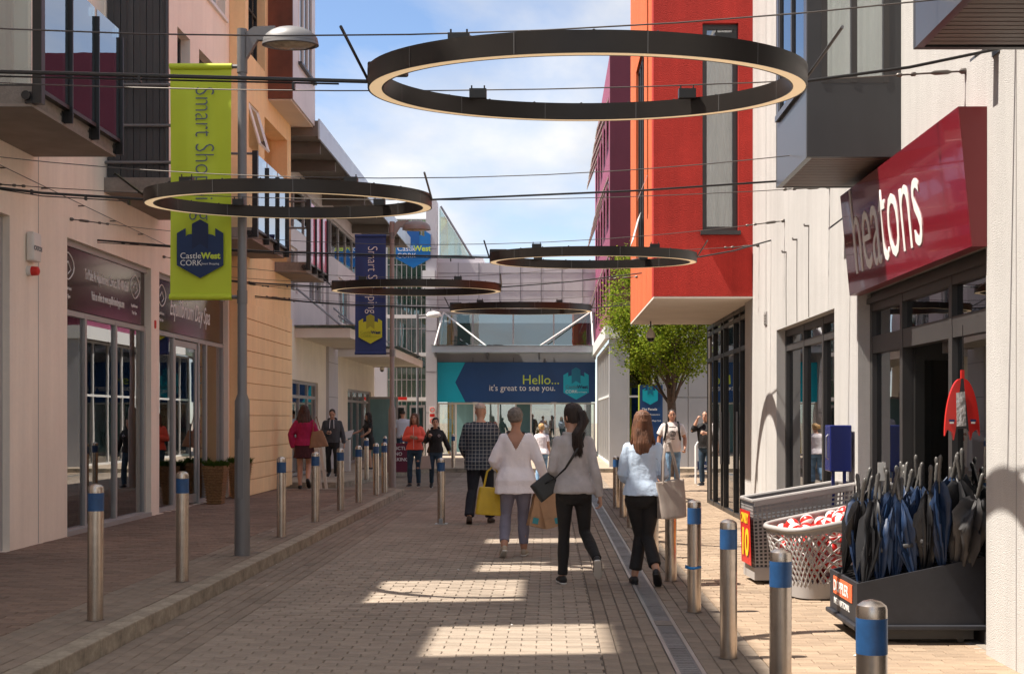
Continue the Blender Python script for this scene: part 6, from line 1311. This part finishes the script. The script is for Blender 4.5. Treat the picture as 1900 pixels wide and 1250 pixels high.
# 3 young woman in grey jumper with ponytail
t3, W3, _ = person('young woman with long dark ponytail, grey jumper and black leggings', (.24, 12.45, 0), R(4), 1.73, False, legs={'l': ((-.085, .06, .48), (-.10, .05, .085), 0), 'r': ((.11, .06, .49), (.19, -.30, .27), .85)},
    arms={'l': ((-.20, -.03, 1.08), (-.18, .17, .97), (1, 0, 0), .5), 'r': ((.205, -.06, 1.08), (.25, -.02, .83), (-1, 0, 0), .6)}, hair=('pony', 'hair_dark'), look=R(38), lean=(-.01, .02), top=dict(mat='cloth_grey', inf=.020, hem=.86, sleeve=1.0, sl=.002, wr=.009, flare=.06, name='jumper'), bottom=('trousers', 'cloth_black', -.004, .002), shoe='shoe_black', sole='white_plastic', face=False, voxel=VX, bulk=.92)
for k in range(3):
    m = MB()
# 4 young woman in light blue
t4, W4, _ = person('young woman with brown hair in light blue jumper and black trousers', (.90, 12.42, 0), R(-3), 1.66, False, legs={'l': ((-.02, .08, .48), (-.075, .06, .085), 0), 'r': ((.05, .02, .47), (.13, -.24, .17), .6)},
    arms={'l': ((-.20, -.01, 1.09), (-.15, .17, 1.01), (1, 0, 0), .6), 'r': ((.215, -.03, 1.09), (.20, .16, 1.05), (-1, 0, 0), .8)}, hair=('long', 'hair_brown'), top=dict(mat='cloth_sky', inf=.020, hem=.88, sleeve=1.0, sl=.004, wr=.009, flare=.05, name='jumper'), bottom=('cropped', 'cloth_black', .012, .004), shoe='shoe_black', sole='shoe_black', face=False, voxel=VX, bulk=.93)
# 5 woman in fuchsia
t5, W5, _ = person('woman in fuchsia top and dark skirt with long auburn hair', (-5.1, 27.0, .12), R(6), 1.74, False, legs={'l': ((-.09, .05, .47), (-.085, .0, .085), 0), 'r': ((.08, .08, .49), (.09, -.22, .20), .7)},
    arms={'l': ((-.27, .0, 1.10), (-.21, -.02, .84), (1, 0, 0), .4), 'r': ((.25, -.03, 1.11), (.24, .14, 1.02), (-1, 0, 0), .6)}, hair=('wavy', 'hair_red'), top=dict(mat='cloth_fuchsia', inf=.030, hem=.88, sleeve=1.0, sl=.015, wr=.008), bottom=('skirt', 'cloth_plum', 0, .63), shoe='shoe_black', sole='shoe_black', face=False, voxel=.011)
# 6 man in grey hoodie
t6, W6, _ = person('man in charcoal hoodie and black trousers looking down at his phone', (-5.45, 32.6, .12), R(184), 1.70, True, legs={'l': ((-.10, .06, .47), (-.10, .06, .085), 0), 'r': ((.10, .0, .46), (.10, -.16, .12), .3)},
    arms={'l': ((-.25, -.02, 1.10), (-.29, -.02, .84), (1, 0, 0), .5), 'r': ((.24, .0, 1.10), (.10, .22, 1.10), (0, -1, .4), .7)}, hair=('crop', 'hair_dark'), nod=.45, top=dict(mat='cloth_charcoal', inf=.028, hem=.86, hood=True, wr=.007, name='hoodie'), bottom=('trousers', 'cloth_black', .012, .005), voxel=.011)
ph_ = thing('phone', 'black phone in the hand of the man in charcoal hoodie', 'phone', (0, 0, 0)); o = MB().box(-.035, .035, -.005, .005, -.07, .07, bv=.003).build('case', 'black_metal', ph_); ph_.location = W6(.05, .285, 1.14); ph_.rotation_euler = (R(50), 0, R(184))
m = MB()
for s in (-1, 1): m = MB(); m.tube([(s * .045, .125, 1.43), (s * .05, .155, 1.34), (s * .055, .16, 1.22)], .007, 6); m.build('drawstring', 'cloth_white', t6)
# 7 woman in black by the leaflet stand
t7, W7, _ = person('woman in black dress reaching to the leaflet stand', (-5.15, 37.0, .12), R(120), 1.63, False, arms={'l': ((-.21, .06, 1.14), (-.10, .20, 1.02), (1, 0, 0), .6), 'r': ((.19, .16, 1.16), (.20, .40, 1.08), (-1, 0, 0), .4)}, hair=('side', 'hair_dark'), top=dict(mat='cloth_black', inf=.016, hem=.86, sleeve=.3, wr=.005), bottom=('skirt', 'cloth_black', 0, .60), voxel=.012)
# 8 man in pale shirt
t8, W8, _ = person('man in pale blue shirt half hidden behind the second lamp post', (-4.72, 41.8, .12), R(10), 1.72, True, hair=('crop', 'hair_dark'), skin='skin_tan', top=dict(mat='cloth_pale_blue', inf=.022, hem=.84, sleeve=.4, wr=.007), bottom=('trousers', 'cloth_denim', .012, .005), bulk=1.08, face=False, voxel=.012)
# 9 coral jacket
t9, W9, _ = person('young woman in coral zip jacket and ripped jeans walking towards us', (-3.12, 30.1, 0), R(176), 1.70, False, legs={'l': ((-.095, .05, .47), (-.10, .02, .085), 0), 'r': ((.095, .08, .47), (.10, .08, .085), 0)},
    arms={'l': ((-.24, -.01, 1.10), (-.10, .20, 1.12), (0, -1, .3), .8), 'r': ((.24, -.01, 1.10), (.06, .20, 1.14), (0, -1, .3), .8)}, hair=('side', 'hair_brown'), top=dict(mat='cloth_coral', inf=.026, hem=.86, sleeve=1.0, sl=.008, wr=.007, name='jacket'), bottom=('trousers', 'cloth_denim', -.002, .003), voxel=.010)
for kx, kz in ((-.095, .60), (.095, .46), (-.095, .44), (.10, .36)): m = MB(); ellip(m, (kx, .095, kz), .035, .022, .022, 10, 6); m.build('jeans_rip', 'skin', t9, smooth=True)
m = MB(); m.tube([(0, .142, 1.40), (0, .150, 1.25), (0, .138, 1.05), (0, .125, .88)], .005, 6); m.build('zip', 'cloth_white', t9)
# 10 black hoodie
t10, W10, _ = person('young woman in black zip hoodie and dark jeans walking towards us', (-2.60, 29.7, 0), R(186), 1.60, False, legs={'l': ((-.09, .10, .48), (-.09, .10, .085), 0), 'r': ((.09, .02, .47), (.09, -.16, .13), .4)},
    arms={'l': ((-.25, -.05, 1.12), (-.34, -.08, .90), (1, 0, 0), .5), 'r': ((.24, .0, 1.12), (.15, .18, 1.24), (0, -1, .3), 1.1)}, hair=('bun', 'hair_dark'), top=dict(mat='cloth_black', inf=.028, hem=.86, hood=True, sl=.010, wr=.007, name='hoodie'), bottom=('trousers', 'cloth_denim', .002, .004), voxel=.010)
m = MB(); m.tube([(-.085 + .026 * math.cos(k * math.pi / 6), .150, 1.27 + .026 * math.sin(k * math.pi / 6)) for k in range(12)], .004, 5, True); m.build('badge', 'cloth_white', t10)
# 11 small woman in white tee
t11, W11, _ = person('short blond woman in white t-shirt walking towards the mall', (-.17, 30.9, 0), R(-8), 1.46, False, legs={'l': ((-.09, .03, .47), (-.10, -.14, .12), .3), 'r': ((.09, .08, .47), (.09, .06, .085), 0)}, hair=('short', 'hair_blond'), top=dict(mat='cloth_white', inf=.022, hem=.86, sleeve=.3, wr=.007, flare=.04), bottom=('trousers', 'cloth_denim_pale', .004, .004), sole='white_plastic', face=False, voxel=.011, bulk=1.05)
# 12 man in printed shirt
t12, W12, _ = person('man in pale printed t-shirt with backpack straps walking towards us', (2.70, 28.3, 0), R(178), 1.78, True, legs={'l': ((-.10, .05, .47), (-.10, .0, .085), 0), 'r': ((.10, .10, .48), (.10, .09, .085), 0)}, arms={'l': ((-.27, -.02, 1.10), (-.26, .12, .90), (1, 0, 0), .9), 'r': ((.27, -.04, 1.10), (.29, .0, .84), (-1, 0, 0), .5)}, hair=('crop', 'hair_dark'), skin='skin_tan', nod=.12, top=dict(mat='cloth_tee', inf=.022, hem=.84, sleeve=.35, sl=.012, wr=.006, flare=.02), bottom=('trousers', 'cloth_denim_pale', .008, .006), voxel=.010)
for s in (-1, 1): m = MB(); limbloft(m, [(s * .115, -.10, 1.38), (s * .12, .0, 1.452), (s * .125, .10, 1.41), (s * .135, .155, 1.25), (s * .165, .11, 1.08), (s * .16, -.08, 1.0)], [(.022, .008)] * 6, 8); m.build('strap', 'cloth_black', t12, smooth=True)
m = MB(); bag_box(m, (0, -.22, .98), .30, .16, .44, .9); m.build('backpack', 'cloth_black', t12, smooth=40)
for (x, z, r) in ((0, 1.20, .062), (0, 1.20, .035)): m = MB(); m.tube([(x + r * math.cos(k * math.pi / 8), .158, z + r * .95 * math.sin(k * math.pi / 8)) for k in range(16)], .006, 5, True); m.build('shirt_print', 'cloth_black', t12)
m = MB().box(-.07, .07, .154, .160, 1.325, 1.345).box(-.045, .045, .154, .160, 1.085, 1.10); m.build('shirt_print', 'cloth_black', t12)
# 13 man with phone at the corner
t13, W13, _ = person('man in black with raised hand at the glazed corner', (3.72, 30.6, 0), R(150), 1.76, True, arms={'l': ((-.22, .10, 1.16), (-.10, .24, 1.20), (1, 0, 0), .8), 'r': ((.26, .16, 1.26), (.14, .17, 1.50), (-1, 0, .3), .9)}, hair=('crop', 'hair_dark'), top=dict(mat='cloth_black', inf=.022, hem=.86, sleeve=.75, wr=.006), bottom=('trousers', 'cloth_denim', .010, .005), voxel=.011)
# ------------------------------------------------------------------ bags
def bagthing(name, lab, cat='bag'): return thing(name, lab, cat, (0, 0, 0), None)
b = bagthing('tote_bag', 'mustard yellow tote bag on the arm of the woman in white blouse'); q = W2(-.245, .06, 1.03)
m = MB(); bag_box(m, (0, 0, -.56), .34, .15, .32, .82, slump=0); finish(m, 'body', 'leather_yellow', b, .010, 2, wr=.005, wf=8)
for s in (-1, 1): MB().tube([(-.09, s * .035, -.25), (-.06, s * .03, -.06), (0, s * .015, .0), (.06, s * .03, -.06), (.09, s * .035, -.25)], .007, 6).build('handle', 'leather_yellow', b, smooth=True)
b.location = q + V3((-.02, 0, 0)); b.rotation_euler = (0, R(4), R(12))
for i, (dx, ry, rz) in enumerate(((-.05, 14, 20), (.10, -15, -12))):
    b = bagthing('paper_bag', ('left' if i == 0 else 'right') + ' of the two brown paper bags with teal patch held by the woman in white'); m = MB()
    secs = []
    for u in range(6): z = -.50 + u * .40 / 5; k = 1 + .02 * math.sin(u * 2 + i); secs.append([(x * k + .006 * math.sin(u * 3 + q_), y * (1 - .25 * u / 5) , z) for q_, (x, y) in enumerate(((-.10, -.055), (0, -.062), (.10, -.055), (.104, 0), (.10, .055), (0, .05), (-.10, .055), (-.104, 0)))])
    m.loft(secs); m.build('body', 'paper_kraft', b)
    for s in (-1, 1): MB().tube([(-.045, s * .042, -.11), (-.035, s * .03, -.03), (0, s * .01, .0), (.035, s * .03, -.03), (.045, s * .042, -.11)], .005, 6).build('handle', 'paper_kraft', b)
    MB().prism([(-.075 + i * .10, -.0655, -.47), (-.005 + i * .10, -.0655, -.47), (-.005 + i * .10, -.0645, -.40), (-.075 + i * .10, -.0645, -.40)], (0, .002, 0)).build('print', 'teal_print', b)
    b.location = W2(.335, .06 - .05 * i, .82); b.rotation_euler = (R(-3), R(ry), R(rz))
b = bagthing('crossbody_bag', 'black crossbody bag of the young woman in grey jumper'); m = MB(); bag_box(m, (0, 0, -.10), .26, .10, .19, .9); finish(m, 'body', 'leather_black', b, .009, 2); b.location = W3(-.27, .0, .93); b.rotation_euler = (0, R(-38), R(10))
st = MB(); pts = [W3(.10, -.07, 1.435), W3(.07, -.118, 1.36), W3(.0, -.135, 1.24), W3(-.09, -.138, 1.10), W3(-.19, -.10, 1.0), W3(-.28, -.02, .95)]; pl_ = [p - b.location for p in pts]; iv = Euler((0, R(-38), R(10))).to_matrix().inverted(); limbloft(st, [iv @ p for p in pl_], [(.014, .006)] * 6, 8); st.build('strap', 'leather_black', b, smooth=True)
b = bagthing('shoulder_bag', 'taupe shoulder bag of the young woman in light blue'); m = MB(); bag_box(m, (0, 0, -.36), .27, .15, .36, 1.12, slump=1); finish(m, 'body', 'leather_taupe', b, .010, 3, wr=.008, wf=6)
for s in (-1, 1): MB().tube([(-.08, s * .02, -.03), (-.06, s * .015, .18), (-.02, s * .01, .34), (.02, s * .01, .36), (.06, s * .015, .20), (.09, s * .02, -.03)], .009, 6).build('handle', 'leather_taupe', b, smooth=True)
b.location = W4(.265, -.06, 1.03); b.rotation_euler = (0, R(-4), R(20))
b = bagthing('shoulder_bag', 'tan slouchy shoulder bag of the woman in fuchsia'); m = MB(); bag_box(m, (0, 0, -.34), .42, .16, .34, .55, slump=1); finish(m, 'body', 'leather_tan', b, .012, 3, wr=.008, wf=6); MB().tube([(-.09, 0, -.03), (-.03, 0, .25), (.02, 0, .30), (.08, 0, -.03)], .010, 6).build('handle', 'leather_tan', b, smooth=True); b.location = W5(.26, -.08, 1.18); b.rotation_euler = (0, R(-6), R(10))
b = bagthing('shoulder_bag', 'beige bag hanging beside the woman in black hoodie'); m = MB(); bag_box(m, (0, 0, -.30), .27, .12, .30, .7, slump=1); finish(m, 'body', 'leather_taupe', b, .012, 2); MB().tube([(-.08, 0, -.02), (.04, .0, .55), (.07, 0, .62), (.08, 0, -.02)], .008, 6).build('handle', 'leather_tan', b, smooth=True); b.location = W10(.24, .08, .78); b.rotation_euler = (0, 0, R(5))
# stripes on the near trainers

for k, u in enumerate((.02, .045, .07)):
    m = MB(); limbloft(m, [(-.07 - .05, .03 + u, .045), (-.07 - .046, .03 + u - .012, .07)], [.006, .005], 6); m.build('shoe_stripe', 'white_plastic', t3)
